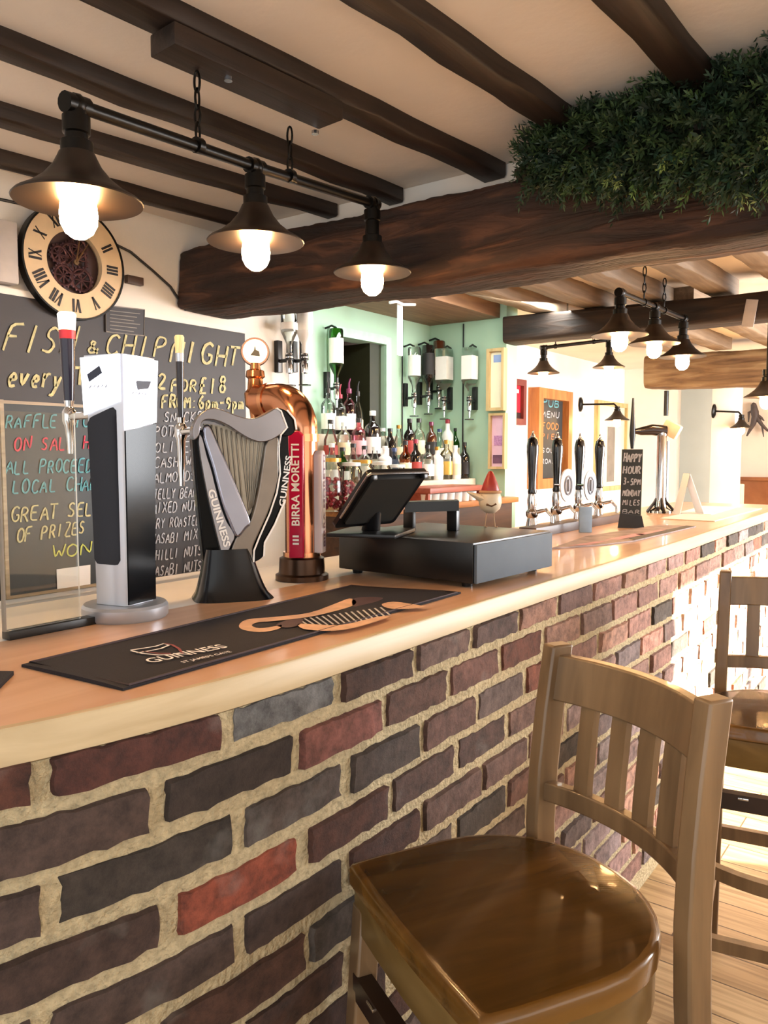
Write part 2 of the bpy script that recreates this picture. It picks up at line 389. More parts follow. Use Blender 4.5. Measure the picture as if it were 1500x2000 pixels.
beam('oak_beam', [(2.17, 2.49), (2.23, 1.7), (2.285, 1.0), (2.28, 0.3), (2.28, -1.0)], 0.148, [1.955, 1.95, 1.95, 1.945, 1.945], [2.19, 2.205, 2.20, 2.20, 2.20], M_BEAM,
     'massive rough-hewn oak beam crossing above the bar under the evergreen garland', 3, rough=0.022, n=140, k=30)
beam('oak_beam', [(4.30, 2.255), (4.30, 1.0), (4.30, -1.2)], 0.10, 2.055, [2.21, 2.19, 2.20], M_BEAM2, 'dark squared beam that meets the green wall behind the far pendants', 5, rough=0.008)
beam('oak_beam', [(6.72, 2.22), (6.72, 1.2), (6.72, -1.2)], 0.14, [1.95, 1.915, 1.90], [2.22, 2.20, 2.22], M_BEAM3, 'light brown beam with a free rounded end above the far doorway', 6, rough=0.012)
mb = MB(); mb.span((2.72, 2.30, 2.21), (4.25, 2.795, ZCE-0.002)); obj('soffit_panel', mb, wood('soffit_wood', '#6b4a33', '#8d6a4c', (3, 30, 30), 0.6), label='brown boarded soffit over the back bar below the ceiling', cat='soffit', kind='thing')

# ---------------------------------------------------------------- the bar: brick front and worktop
FX = [-0.6, -0.2, 0.05, 0.22, 0.42, 0.555, 0.72, 1.0, 1.55, 2.8, 4.75, 5.25]
FY = [1.62, 1.13, 0.98, 0.905, 0.838, 0.806, 0.783, 0.786, 0.797, 0.808, 0.86, 0.875]
_xs = np.linspace(-0.6, 5.25, 400); _ys = np.interp(_xs, FX, FY)
for _ in range(3):
    k_ = np.ones(15)/15; _p = np.concatenate([_ys[:1].repeat(7), _ys, _ys[-1:].repeat(7)]); 
    _p[:7] = _ys[0]+(_ys[0]-_ys[1])*np.arange(7, 0, -1); _p[-7:] = _ys[-1]; _ys = np.convolve(_p, k_, 'valid')
def fy(x): return float(np.interp(x, _xs, _ys))
def fnorm(x):
    s = (fy(x+0.02)-fy(x-0.02))/0.04; n = np.array([s, -1.0]); return n/np.linalg.norm(n)
ZT, ZB = 1.10, 1.056
XE = 5.2
top = thing('bar_counter', 'long pale wooden bar top with a thick edge running away over the brick front', 'bar counter', (2.0, 1.0, ZB))
xs = np.concatenate([np.linspace(-0.5, 1.2, 40), np.linspace(1.3, XE, 26)])
mb = MB(); rows = []
for x in xs:
    y = fy(x)+0.012; rows.append([(x, y, ZB), (x, y, ZT), (x, 1.245, ZT), (x, 1.245, ZB)] if y < 1.24 else [(x, 1.24, ZB), (x, 1.24, ZT), (x, 1.245, ZT), (x, 1.245, ZB)])
mb.loft(rows); obj('worktop', mb, M_COUNTER, top, True)
mb = MB(); rows = []
for x in xs:
    y = fy(x); n = fnorm(x); o = lambda d, z: (x+n[0]*d, y+n[1]*d, z)
    rows.append([o(-0.012, ZB-0.0), o(-0.003, ZB), o(0.0, ZB+0.002), o(0.0, ZT-0.002), o(-0.002, ZT+0.0006), o(-0.012, ZT+0.0006)])
mb.loft(rows); obj('edge_strip', mb, M_EDGE, top, True, label='lighter front edge strip')
mb = MB(); mb.span((-0.5, 1.245, ZB), (2.6, 1.52, ZT-0.001), 0.003); obj('laminate_strip', mb, M_LAM, top, True, label='white laminate strip along the serving side')
mb = MB(); mb.span((2.601, 1.2455, ZB), (XE, 1.52, ZT), 0.002); obj('serving_board', mb, M_COUNTER, top, True)
# bricks
def brick_mat():
    m, N, L, b = base_mat('old_bar_bricks')
    at = N.new('ShaderNodeAttribute'); at.attribute_name = 'tone'
    tc = N.new('ShaderNodeTexCoord')
    n = N.new('ShaderNodeTexNoise'); n.inputs['Scale'].default_value = 30; n.inputs['Detail'].default_value = 8; n.inputs['Roughness'].default_value = 0.72
    n2 = N.new('ShaderNodeTexNoise'); n2.inputs['Scale'].default_value = 11; n2.inputs['Detail'].default_value = 4
    r = N.new('ShaderNodeValToRGB'); r.color_ramp.elements[0].position = 0.3; r.color_ramp.elements[1].position = 0.68
    r.color_ramp.elements[0].color = (0.30, 0.28, 0.28, 1); r.color_ramp.elements[1].color = (1.5, 1.46, 1.42, 1)
    mx = N.new('ShaderNodeMix'); mx.data_type = 'RGBA'; mx.blend_type = 'MULTIPLY'; mx.inputs[0].default_value = 1
    L.new(tc.outputs['Object'], n.inputs['Vector']); L.new(tc.outputs['Object'], n2.inputs['Vector']); L.new(n.outputs['Fac'], r.inputs['Fac'])
    L.new(at.outputs['Color'], mx.inputs[6]); L.new(r.outputs['Color'], mx.inputs[7])
    r2 = N.new('ShaderNodeValToRGB'); r2.color_ramp.elements[0].position = 0.62; r2.color_ramp.elements[1].position = 0.78
    r2.color_ramp.elements[0].color = (0, 0, 0, 1); r2.color_ramp.elements[1].color = (0.42, 0.42, 0.42, 1)
    L.new(n2.outputs['Fac'], r2.inputs['Fac'])
    m2 = N.new('ShaderNodeMix'); m2.data_type = 'RGBA'; m2.inputs[7].default_value = lin('#8e8c88')
    L.new(r2.outputs['Color'], m2.inputs[0]); L.new(mx.outputs[2], m2.inputs[6]); L.new(m2.outputs[2], b.inputs['Base Color'])
    b.inputs['Roughness'].default_value = 0.82
    bp = N.new('ShaderNodeBump'); bp.inputs['Strength'].default_value = 0.8; bp.inputs['Distance'].default_value = 0.009
    L.new(n.outputs['Fac'], bp.inputs['Height']); L.new(bp.outputs['Normal'], b.inputs['Normal'])
    return m
M_MORTAR = mat('sandy_mortar', '#bdae8d', 0.95, var=0.22, vscale=90, bump=1.0, bscale=130, spec=0.1)
TONES = ['#54392f', '#51403a', '#46342e', '#603c32', '#5a4843', '#504540', '#634a40', '#5c3e34', '#463a35', '#66504a', '#573a31', '#4f4844']
FAR_DAYLIT = ['#8a665c', '#7d6460', '#94705f', '#6f6463', '#86685f', '#996f62', '#77696a']  # lighter, pinker tones: daylight on the far bricks put into their colour
mb = MB(); tones = []
COURSE, Z1 = 0.078, 1.000
J1 = [0.469, 0.714, 0.936, 1.155, 1.362, 1.575, 1.787, 2.009, 2.23, 2.452]; J2 = [0.609, 0.842, 1.058, 1.274, 1.488]
J3 = [0.475, 0.729, 0.958, 1.181, 1.389, 1.612]; J4 = [0.617, 0.856, 1.079]
def extend(J, r):
    J = list(J)
    while J[0] > -0.5: J.insert(0, J[0]-0.225-r.uniform(-0.006, 0.006))
    while J[-1] < XE-0.12: J.append(J[-1]+0.221+r.uniform(-0.008, 0.008))
    return J[:-1]+[XE-0.01]
r = np.random.RandomState(21); nb = 0
for row in range(13):
    zt = Z1+COURSE*(1-row)-0.0; zb = zt-COURSE
    if row == 0: zt = min(zt, ZB+0.01)
    J = extend((J1, J2, J3, J4)[row] if row < 4 else [x+r.uniform(-0.015, 0.015) for x in ((0.47, 0.72, 0.95) if row % 2 == 0 else (0.61, 0.85, 1.07))], r)
    for a, b in zip(J[:-1], J[1:]):
        g = 0.0075+r.uniform(-0.0015, 0.003)*(1.6 if a < 1.0 else 0.8)
        x0, x1 = a+g, b-g; y0, y1 = zb+0.0068+r.uniform(-0.001, 0.003), zt-0.0068-r.uniform(-0.001, 0.002)
        out = 0.006+r.uniform(-0.003, 0.004); tilt = r.uniform(-0.003, 0.003, 2)
        nx, nz = 14, 7; grid = []
        for jz in range(nz):
            v = [0.0, 0.07, 0.25, 0.5, 0.75, 0.93, 1.0][jz]; line = []
            for ix in range(nx):
                u = [0.0, 0.025, 0.09, 0.18, 0.27, 0.36, 0.45, 0.54, 0.63, 0.72, 0.81, 0.9, 0.975, 1.0][ix]
                x = x0+(x1-x0)*u; z = y0+(y1-y0)*v
                edge = ix in (0, nx-1) or jz in (0, nz-1)
                ax = r.uniform(-0.0028, 0.0028); az = r.uniform(-0.0026, 0.0026) if jz in (0, 1, nz-2, nz-1) else 0
                d = -0.012 if edge else out+tilt[0]*(u-0.5)+tilt[1]*(v-0.5)+r.uniform(-0.0012, 0.0012)
                n = fnorm(x); yy = fy(x)+0.004
                line.append((x+ax+n[0]*d, yy+n[1]*d, z+az))
            grid.append(line)
        mb.grid(grid)
        far = min(1, max(0, (a-0.9)/1.4))  # blend towards the daylit tones along the bar
        c = np.array(lin(TONES[r.randint(len(TONES))]))*(1-far)+np.array(lin(FAR_DAYLIT[r.randint(len(FAR_DAYLIT))]))*far
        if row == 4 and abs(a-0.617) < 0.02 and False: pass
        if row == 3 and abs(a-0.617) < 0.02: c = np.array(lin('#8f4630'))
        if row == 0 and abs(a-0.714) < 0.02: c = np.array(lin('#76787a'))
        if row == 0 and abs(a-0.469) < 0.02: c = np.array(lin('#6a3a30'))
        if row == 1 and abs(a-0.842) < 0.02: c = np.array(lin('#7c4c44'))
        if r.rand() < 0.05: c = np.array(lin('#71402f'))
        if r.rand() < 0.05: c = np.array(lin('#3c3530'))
        g_ = float(np.mean(c[:3])); c = (c*0.92+g_*0.08)*r.uniform(0.5, 1.02)*(1+0.85*far); c[3] = 1  # far bricks also brightened in colour to stand for daylight
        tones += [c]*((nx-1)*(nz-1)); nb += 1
nfb = len(mb.f); mb.mi = 1
rows = []
for x in np.linspace(-0.5, XE, 120):
    n = fnorm(x); y = fy(x)+0.004
    rows.append([(x+n[0]*0.0, y+n[1]*0.0, 0.0), (x+n[0]*0.0, y+n[1]*0.0, ZB-0.001), (x, max(y+0.1, 1.0 if x > 0 else y+0.1), ZB-0.001), (x, max(y+0.1, 1.0 if x > 0 else y+0.1), 0.0)])
mb.loft(rows)
me = to_mesh('brick_bar_front', mb, [brick_mat(), M_MORTAR], 30, fix=True)
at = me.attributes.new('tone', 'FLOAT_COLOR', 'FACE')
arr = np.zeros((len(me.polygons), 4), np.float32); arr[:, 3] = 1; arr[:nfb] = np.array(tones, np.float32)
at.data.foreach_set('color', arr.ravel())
obj('brick_bar_front', None, None, me=me, label='old brick bar front with thick sandy mortar under the wooden bar top', cat='brick bar', kind='thing')

# ---------------------------------------------------------------- writing
def text_mb(s, h, o, ux, uy, width=None, thick=0.0005, bold=0.0, align='L'):
    """printed lettering in the built-in face, flat on the plane (o, ux, uy); h = cap height"""
    cu = bpy.data.curves.new('t', 'FONT'); cu.body = s; cu.size = 1.0; cu.offset = bold; cu.resolution_u = 3
    to = bpy.data.objects.new('t', cu); me = bpy.data.meshes.new_from_object(to)
    V = np.array([v.co[:] for v in me.vertices]) if len(me.vertices) else np.zeros((1, 3))
    Fc = [tuple(p.vertices) for p in me.polygons]
    bpy.data.objects.remove(to); bpy.data.curves.remove(cu); bpy.data.meshes.remove(me)
    sy = h/0.69; wd = V[:, 0].max()-V[:, 0].min()
    sx = (width/wd) if width else sy
    ux = np.array(ux, float); uy = np.array(uy, float); ux /= np.linalg.norm(ux); uy /= np.linalg.norm(uy); un = np.cross(ux, uy)
    x = (V[:, 0]-V[:, 0].min())*sx
    if align == 'C': x = x-wd*sx/2
    P = np.array(o, float)+np.outer(x, ux)+np.outer(V[:, 1]*sy, uy)+un*thick
    mb = MB(); mb.add(P, Fc); return mb
# chalk hand: strokes on a 4 x 6 grid, w/ lower-case where the board has it
GL = {'A': ['0,0 2,6 4,0', '0.8,2.2 3.2,2.2'], 'B': ['0,0 0,6 2.6,6 3.3,5 2.6,3.3 0,3.1', '2.4,3.2 3.6,2.2 3.4,0.6 2.4,0 0,0'], 'C': ['3.6,5 2.6,6 1,5.6 0.2,3.6 0.4,1.2 1.6,0 3,0.2 3.8,1'],
      'D': ['0.2,0 0.2,6 2.2,5.8 3.6,4.2 3.7,2 2.4,0.2 0.2,0'], 'E': ['3.6,6 0.3,6 0.2,0 3.7,0', '0.3,3.2 3,3.2'], 'F': ['3.8,6 0.4,5.8 0.2,0', '0.3,3.2 2.8,3.2'],
      'G': ['3.6,5 2.4,6 0.8,5.2 0.2,3 0.8,0.8 2.2,0 3.6,0.8 3.6,2.6 2.2,2.6'], 'H': ['0.3,6 0.2,0', '3.6,6 3.6,0', '0.3,3 3.6,3'], 'I': ['1.6,6 1.4,0'], 'J': ['3,6 3,1.2 2,0 0.8,0.4', '1.6,6 4,6'],
      'K': ['0.3,6 0.3,0', '3.6,6 0.4,2.8 3.8,0'], 'L': ['0.4,6 0.2,0 3.6,0.2'], 'M': ['0,0 0.5,6 2,2 3.6,6 4,0'], 'N': ['0.2,0 0.3,6 3.6,0 3.7,6'], 'O': ['2,6 0.5,5 0.1,3 0.6,0.9 2,0 3.4,0.9 3.9,3 3.4,5 2,6'],
      'P': ['0.3,0 0.3,6 2.8,5.8 3.6,4.6 2.8,3.2 0.3,2.8'], 'R': ['0.3,0 0.3,6 2.6,5.9 3.4,4.6 2.6,3.2 0.4,2.8', '1.8,2.9 3.8,0'], 'S': ['3.5,5.2 2.2,6 0.7,5.2 0.8,3.7 2.6,2.9 3.5,1.6 2.4,0.1 0.2,0.7'],
      'T': ['0,6 4,6', '2,6 2,0'], 'U': ['0.3,6 0.3,1.4 1.6,0 3,0.6 3.6,2 3.6,6', ], 'V': ['0,6 2,0 4,6'], 'W': ['0,6 1,0 2,4 3,0 4,6'], 'X': ['0.2,6 3.8,0', '3.6,6 0,0'], 'Y': ['0.2,6 2,3 2,0', '3.8,6 2,3'], 'Z': ['0.2,6 3.8,6 0,0 3.9,0'],
      '&': ['3.6,0 0.8,4.6 1.4,5.8 2.4,5.2 1.8,3.8 0.4,1.6 1,0.2 2.4,0.4 3.6,2.4'], '2': ['0.4,4.8 1.6,6 3.2,5.2 3,3.6 0.2,0 3.8,0.1'], '1': ['2,6 1.8,0'], '8': ['2,3.2 0.7,4.4 1.2,5.8 2.6,5.8 3.2,4.6 2,3.2 0.5,1.6 1.2,0.1 2.8,0.1 3.5,1.6 2,3.2'],
      '£': ['3.4,5.4 2.4,6 1.4,5.2 1.4,1.2 0.4,0.1 3.8,0.2', '0.4,3 2.8,3'], '6': ['3,6 1.2,4.4 0.5,1.8 1.4,0.1 3,0.4 3.3,2 2.2,3 0.7,2'], '9': ['3.3,4 2.2,3 0.8,3.6 0.8,5.2 2.2,6 3.3,5 3.2,2 2,0'], '-': ['0.6,2.8 3.4,3'], ':': ['1.8,4 1.9,3.6', '1.8,1 1.9,0.6'], '3': ['0.5,5.6 2.2,6 3.2,4.8 1.8,3.2 3.4,1.8 2.4,0.1 0.3,0.6'], '5': ['3.4,6 0.8,6 0.6,3.5 2.6,3.6 3.5,2 2.4,0.1 0.3,0.5'],
      'e': ['0.5,2 3.2,2.2 2.6,3.8 1.2,3.8 0.4,2 1.2,0.2 3.2,0.6'], 'v': ['0.2,3.8 1.6,0 3.4,3.8'], 'r': ['0.6,3.8 0.8,0', '0.8,2.4 2,3.8 3.2,3.6'], 'y': ['0.4,3.8 1.8,0.6', '3.6,3.8 1.2,-2.6 -0.4,-2'], 'p': ['0.6,3.8 0.5,-2.2', '0.6,3.2 2.2,3.9 3.3,2.4 2.2,0.3 0.6,0.6'], 'm': ['0.2,0 0.3,3.8', '0.3,2.8 1.2,3.8 2,2.8 2,0', '2,2.8 3,3.8 3.8,2.8 3.8,0'], "'": ['2,6 1.8,4.8']}
def chalk(mb, s, px0, px1, hpx, plane, slant=0.12, lw=0.055, seed=0):
    """chalk hand along the baseline px0 -> px1 (photo pixels) on a wall plane; plane(x, y) gives the point"""
    r = np.random.RandomState(seed+len(s)); n = len(s)
    O = plane(*px0); E_ = plane(*px1); U = plane(px0[0], px0[1]-hpx)-O
    adv = (E_-O)/max(n-0.25, 1)
    H = np.linalg.norm(U); nrm = np.cross(adv, U); nrm /= np.linalg.norm(nrm)
    for i, ch in enumerate(s):
        if ch == ' ' or ch not in GL: continue
        jx, jy = r.uniform(-0.05, 0.05, 2); sc = r.uniform(0.92, 1.08)
        for st in GL[ch]:
            pts = [tuple(float(q) for q in p.split(',')) for p in st.split()]
            P = [O+adv*(i+jx+x/4*0.78*sc)+U*(jy+y/6*sc)+adv*slant*(y/6)*(H/np.linalg.norm(adv)) for x, y in pts]
            fine = []
            for k in range(len(P)-1):
                for t in (0, 0.33, 0.66): fine.append(P[k]*(1-t)+P[k+1]*t)
            fine.append(P[-1])
            if len(fine) > 6:
                sm = [fine[0]]+[(fine[k-1]+fine[k]*2+fine[k+1])/4 for k in range(1, len(fine)-1)]+[fine[-1]]
            else: sm = fine
            hw = H*lw; L_, R_ = [], []
            for k, p in enumerate(sm):
                t = sm[min(k+1, len(sm)-1)]-sm[max(k-1, 0)]; t = t/(np.linalg.norm(t)+1e-9); q = np.cross(nrm, t)
                w_ = hw*r.uniform(0.75, 1.2); L_.append(p+q*w_+nrm*0.0015); R_.append(p-q*w_+nrm*0.0015)
            mb.grid([L_, R_])
M_CH_Y = mat('yellow_chalk', '#c4bd90', 0.9, var=0.2, vscale=60); M_CH_W = mat('white_chalk', '#b9bcc4', 0.9, var=0.2, vscale=60)
M_CH_T = mat('teal_chalk', '#63a3ae', 0.9, var=0.2, vscale=60); M_CH_R = mat('pink_red_chalk', '#cf4d63', 0.9, var=0.2, vscale=60); M_CH_L = mat('lime_chalk', '#c9cf6a', 0.9, var=0.2, vscale=60)

# ---------------------------------------------------------------- chalkboards and clock on the wall behind the bar
YB = 2.475
pb = lambda x, y: at_y(x, y, YB-0.002)
bd = thing('chalkboard', 'large dark chalkboard advertising fish and chip night behind the bar', 'chalkboard', (1.6, YB+0.012, 0.93))
a = at_y(-40, 550, YB); b = at_y(478, 626, YB)
mb = MB(); mb.span((a[0], YB, 0.935), (b[0], YW-0.001, 1.905)); obj('board', mb, M_BOARD, bd, True)
mb = MB(); mb.span((a[0], YB-0.004, 1.905), (b[0], YW-0.001, 1.925)); obj('trim', mb, M_WHITE, bd, True)
mb = MB(); mb.span((a[0], YB-0.004, 0.92), (b[0], YW-0.001, 0.935)); obj('trim', mb, M_WHITE, bd, True)
mb = MB()
chalk(mb, 'FISH', (5, 686), (140, 690), 56, pb, 0.3, 0.045, 1); chalk(mb, '&', (168, 690), (200, 692), 26, pb, 0.2, 0.09, 2)
chalk(mb, 'CHIP', (206, 694), (318, 696), 40, pb, 0.25, 0.06, 3); chalk(mb, 'NIGHT', (332, 707), (464, 716), 42, pb, 0.22, 0.07, 4)
chalk(mb, 'every', (12, 754), (116, 760), 42, pb, 0.25, 0.07, 5); chalk(mb, 'THURS', (144, 750), (276, 754), 34, pb, 0.1, 0.08, 6); chalk(mb, '2', (306, 760), (326, 761), 28, pb, 0.1, 0.09, 7)
chalk(mb, 'FOR', (334, 764), (384, 765), 25, pb, 0.1, 0.09, 8); chalk(mb, '£18', (388, 767), (440, 768), 32, pb, 0.1, 0.08, 8); chalk(mb, 'FROM:6pm-9pm', (316, 797), (474, 800), 25, pb, 0.05, 0.1, 9)
obj('lettering', mb, M_CH_Y, bd, True, label='yellow chalk lettering')
mb = MB()
for s_, p0, p1, h in [('SNACKS', (320, 824), (392, 824), 20), ('PPTATOES', (302, 853), (392, 852), 20), ('OLIVES', (302, 884), (380, 882), 20), ('CASHEWS', (300, 914), (382, 910), 20), ('ALMONDS', (299, 944), (380, 939), 20),
                      ('JELLY BEANS', (298, 976), (390, 970), 20), ('MIXED NUTS', (296, 1004), (391, 996), 20), ('DRY ROASTED', (295, 1034), (388, 1025), 20), ('WASABI MIX', (294, 1064), (384, 1053), 20), ('CHILLI NUTS', (293, 1096), (392, 1084), 21), ('WASABI NUTS', (292, 1128), (392, 1114), 21)]:
    chalk(mb, s_.replace('PPTATOES', 'POTATOES'), p0, p1, h, pb, 0.12, 0.06, 11)
obj('lettering', mb, M_CH_W, bd, True, label='white chalk list of nuts and snacks')
rb = thing('raffle_board', 'slate-coloured raffle chalkboard with thin pale frame leaning at the wall below the clock', 'chalkboard', (1.7, YB-0.02, 0.94))
a = at_y(6, 788, YB-0.02); b = at_y(288, 800, YB-0.02); zt = a[2]
mb = MB(); mb.span((a[0], YB-0.018, 0.95), (b[0], YB-0.003, zt)); obj('board', mb, M_BOARD2, rb, True)
mb = MB(); mb.span((a[0]-0.012, YB-0.024, 0.94), (a[0], YB-0.003, zt+0.012)); mb.span((a[0], YB-0.024, zt), (b[0], YB-0.003, zt+0.010)); mb.span((a[0], YB-0.024, 0.94), (b[0], YB-0.003, 0.95))
obj('frame', mb, wood('pale_frame_wood', '#8f7c62', '#b5a384'), rb, True)
pr = lambda x, y: at_y(x, y, YB-0.0195)
for nm, m_, rows_ in [('teal chalk lettering', M_CH_T, [('RAFFLE TICKETS', (10, 836), (232, 834), 26), ('ALL PROCEEDS TO', (10, 926), (232, 920), 27), ('LOCAL CHARITY', (24, 965), (232, 955), 27)]),
                      ('pink chalk lettering', M_CH_R, [('ON SALE HERE', (27, 881), (218, 876), 27)]),
                      ('yellow chalk lettering', M_CH_Y, [('GREAT SELECTION', (20, 1020), (272, 1000), 28), ('OF PRIZES', (32, 1060), (164, 1042), 27)]),
                      ('lime chalk lettering', M_CH_L, [('WON', (100, 1092), (176, 1082), 24)])]:
    mb = MB()
    for s_, p0, p1, h in rows_: chalk(mb, s_, p0, p1, h, pr, 0.12, 0.065, 21)
    obj('lettering', mb, m_, rb, True, label=nm)
def flat(poly_px, plane, nrm, t0, t1):
    mb = MB(); P = [plane(*p) for p in poly_px]; n = np.array(nrm, float); A = [p+n*t0 for p in P]; B = [p+n*t1 for p in P]; k = len(P)
    mb.add(A+B, [tuple(range(k))[::-1], tuple(range(k, 2*k))]+[(i, (i+1) % k, k+(i+1) % k, k+i) for i in range(k)]); return mb
obj('paper_note', flat([(110, 1112), (176, 1103), (176, 1147), (112, 1156)], pr, (0, -1, 0), 0.0, 0.002), M_PAPER, label='small white paper note stuck low on the raffle board', cat='note')
ns = thing('notice_card', 'small dark notice with pale border at the top of the chalkboard, beside the clock', 'notice', pb(240, 628))
obj('card', flat([(205, 597), (281, 605), (280, 656), (206, 648)], pb, (0, -1, 0), 0.0, 0.003), M_BOARD, ns, True)
mb = MB(); q = [(205, 597), (281, 605), (280, 656), (206, 648)]
mb.tube([pb(*p)+np.array([0, -0.004, 0]) for p in q], 0.0022, 6, closed=True)
for k in range(6): mb.tube([pb(213, 607+k*7)+np.array([0, -0.004, 0]), pb(272 - (k % 3)*6, 613+k*7)+np.array([0, -0.004, 0])], 0.0016, 5)
obj('border', mb, mat('grey_chalk', '#8f8b88', 0.9), ns, True, label='pale border and lines of small print')
# clock
cc = at_y(147, 513, 2.44); R = 0.182
ck = thing('wall_clock', 'round skeleton wall clock with cream numeral ring and dark open centre', 'clock', (cc[0], YW, cc[2]))
Mc = Matrix(((1, 0, 0, 0), (0, 0, -1, 0), (0, 1, 0, 0), (0, 0, 0, 1)))
cl = lambda x, z, d: (x, -0.06-d, z)         # clock plane in local coordinates, d towards the room
def ring(r0, r1, d0, d1, n=64):
    mb = MB(); rows = []
    for i in range(n):
        a = 2*math.pi*i/n; c, s = math.cos(a), math.sin(a)
        rows.append([cl(c*r0, s*r0, d0), cl(c*r0, s*r0, d1), cl(c*r1, s*r1, d1), cl(c*r1, s*r1, d0)])
    rows.append(rows[0]); rows = [[row[j] for j in (0, 1, 2, 3, 0)] for row in rows]; mb.grid(rows); return mb
obj('numeral_ring', ring(R*0.56, R, -0.02, 0.0), mat('cream_clock_ring', '#d8bd97', 0.6, var=0.06), ck)
obj('rim', ring(R, R+0.006, -0.028, 0.004), M_MATBLK, ck)
mb = MB(); mb.lathe([(0.0, 0.026), (R*0.57, 0.026), (R*0.57, 0.060), (0, 0.060)], 48, (0, -0.0, 0), Mc.to_3x3().to_4x4()); 
mbk = MB(); mbk.prism([(R*0.58*math.cos(2*math.pi*i/40), R*0.58*math.sin(2*math.pi*i/40)) for i in range(40)], (0, 0, 0), (1, 0, 0), (0, 0, 1), (0, -1, 0), 0.0, 0.03)
obj('back_plate', mbk, mat('dark_clock_centre', '#3a2526', 0.6, var=0.25), ck)
mb = MB(); r9 = np.random.RandomState(4)
for gx, gz, gr, nt in ((0.0, 0.015, 0.05, 22), (-0.035, -0.045, 0.032, 16), (0.03, -0.05, 0.036, 18), (0.02, 0.055, 0.03, 14), (-0.05, 0.02, 0.026, 14)):
    mb.tube([(gx+gr*math.cos(t), -0.045, gz+gr*math.sin(t)) for t in np.linspace(0, 2*math.pi, 28)[:-1]], 0.005, 6, closed=True)
    for k in range(4):
        a = k*math.pi/4; mb.tube([(gx-gr*math.cos(a), -0.045, gz-gr*math.sin(a)), (gx+gr*math.cos(a), -0.045, gz+gr*math.sin(a))], 0.003, 6)
    for k in range(nt):
        a = 2*math.pi*k/nt; mb.box((gx+(gr+0.006)*math.cos(a), -0.045, gz+(gr+0.006)*math.sin(a)), (0.006, 0.006, 0.006))
obj('gears', mb, mat('dark_gear_metal', '#54383a', 0.4, 0.7), ck)
M_NUM = mat('black_numerals', '#1d1718', 0.6); NUM = ['XII', 'I', 'II', 'III', 'IIII', 'V', 'VI', 'VII', 'VIII', 'IX', 'X', 'XI']
for k, s_ in enumerate(NUM):
    mb = MB()
    a = math.pi/2-2*math.pi*k/12; er = np.array([math.cos(a), math.sin(a)]); et = np.array([math.sin(a), -math.cos(a)])
    wds = {'I': 0.011, 'V': 0.022, 'X': 0.022}; tot = sum(wds[c] for c in s_); x = -tot/2
    def bar(x0, x1, wd=0.0038):
        p0 = er*(R*0.66)+et*x0; p1 = er*(R*0.90)+et*x1
        mb.prism([tuple(p0-et*wd), tuple(p0+et*wd), tuple(p1+et*wd), tuple(p1-et*wd)], (0, -0.06, 0), (1, 0, 0), (0, 0, 1), (0, -1, 0), 0.0002, 0.002)
    for c in s_:
        w_ = wds[c]; m_ = x+w_/2
        if c == 'I': bar(m_, m_)
        elif c == 'V': bar(m_, m_-0.008, 0.0036); bar(m_, m_+0.008, 0.0016)
        else: bar(m_-0.008, m_+0.008, 0.0016); bar(m_+0.008, m_-0.008, 0.0036)
        x += w_
    obj('numeral', mb, M_NUM, ck)
mb = MB()
for ang, ln, wd in ((62, 0.085, 0.004), (20, 0.12, 0.003)):
    a = math.radians(90-ang*0.55); mb.tube([(0, -0.066, 0), (ln*math.cos(a), -0.066, ln*math.sin(a))], [wd, wd*0.4], 8)
mb.lathe([(0.009, 0), (0.009, 0.006)], 14, (0, -0.062, 0), Matrix.Rotation(math.pi/2, 4, 'X'))
obj('hands', mb, mat('brass_hands', '#8d6f4e', 0.35, 0.8), ck)
mb = MB(); P = [(-6, 388), (60, 402), (130, 430), (255, 492), (300, 530), (333, 560), (362, 605), (384, 606)]
mb.tube([at_y(x, y, YW-0.012) for x, y in P], 0.005, 8); obj('wall_cable', mb, M_BLACK, label='thin black cable running down the wall from behind the clock', cat='cable')
mb = MB(); p0 = at_y(262, 548, YW-0.012); mb.box(p0, (0.07, 0.022, 0.03), 0.004); obj('wall_bracket', mb, mat('brown_bracket', '#4a372c'), label='small brown bracket on the wall beside the clock', cat='bracket')
mb = MB(); a = at_y(-30, 432, YW-0.06); b = at_y(38, 556, YW-0.06); mb.span((a[0], YW-0.06, b[2]), (b[0], YW-0.001, a[2]+0.02), 0.006); obj('wall_box', mb, mat('grey_white_box', '#b4aca6', 0.6), label='greyish white box on the wall at the clock edge', cat='box')

# ---------------------------------------------------------------- lit two-faced beer tower
tc_ = np.array([0.884, 1.255]); to_cam = -tc_/np.linalg.norm(tc_); lf = np.array([-rt[0], -rt[1]])
lf = lf-to_cam*(lf@to_cam); lf /= np.linalg.norm(lf)
nL = to_cam*math.cos(math.radians(42))+lf*math.sin(math.radians(42)); nR = to_cam*math.sin(math.radians(42))-lf*math.cos(math.radians(42))
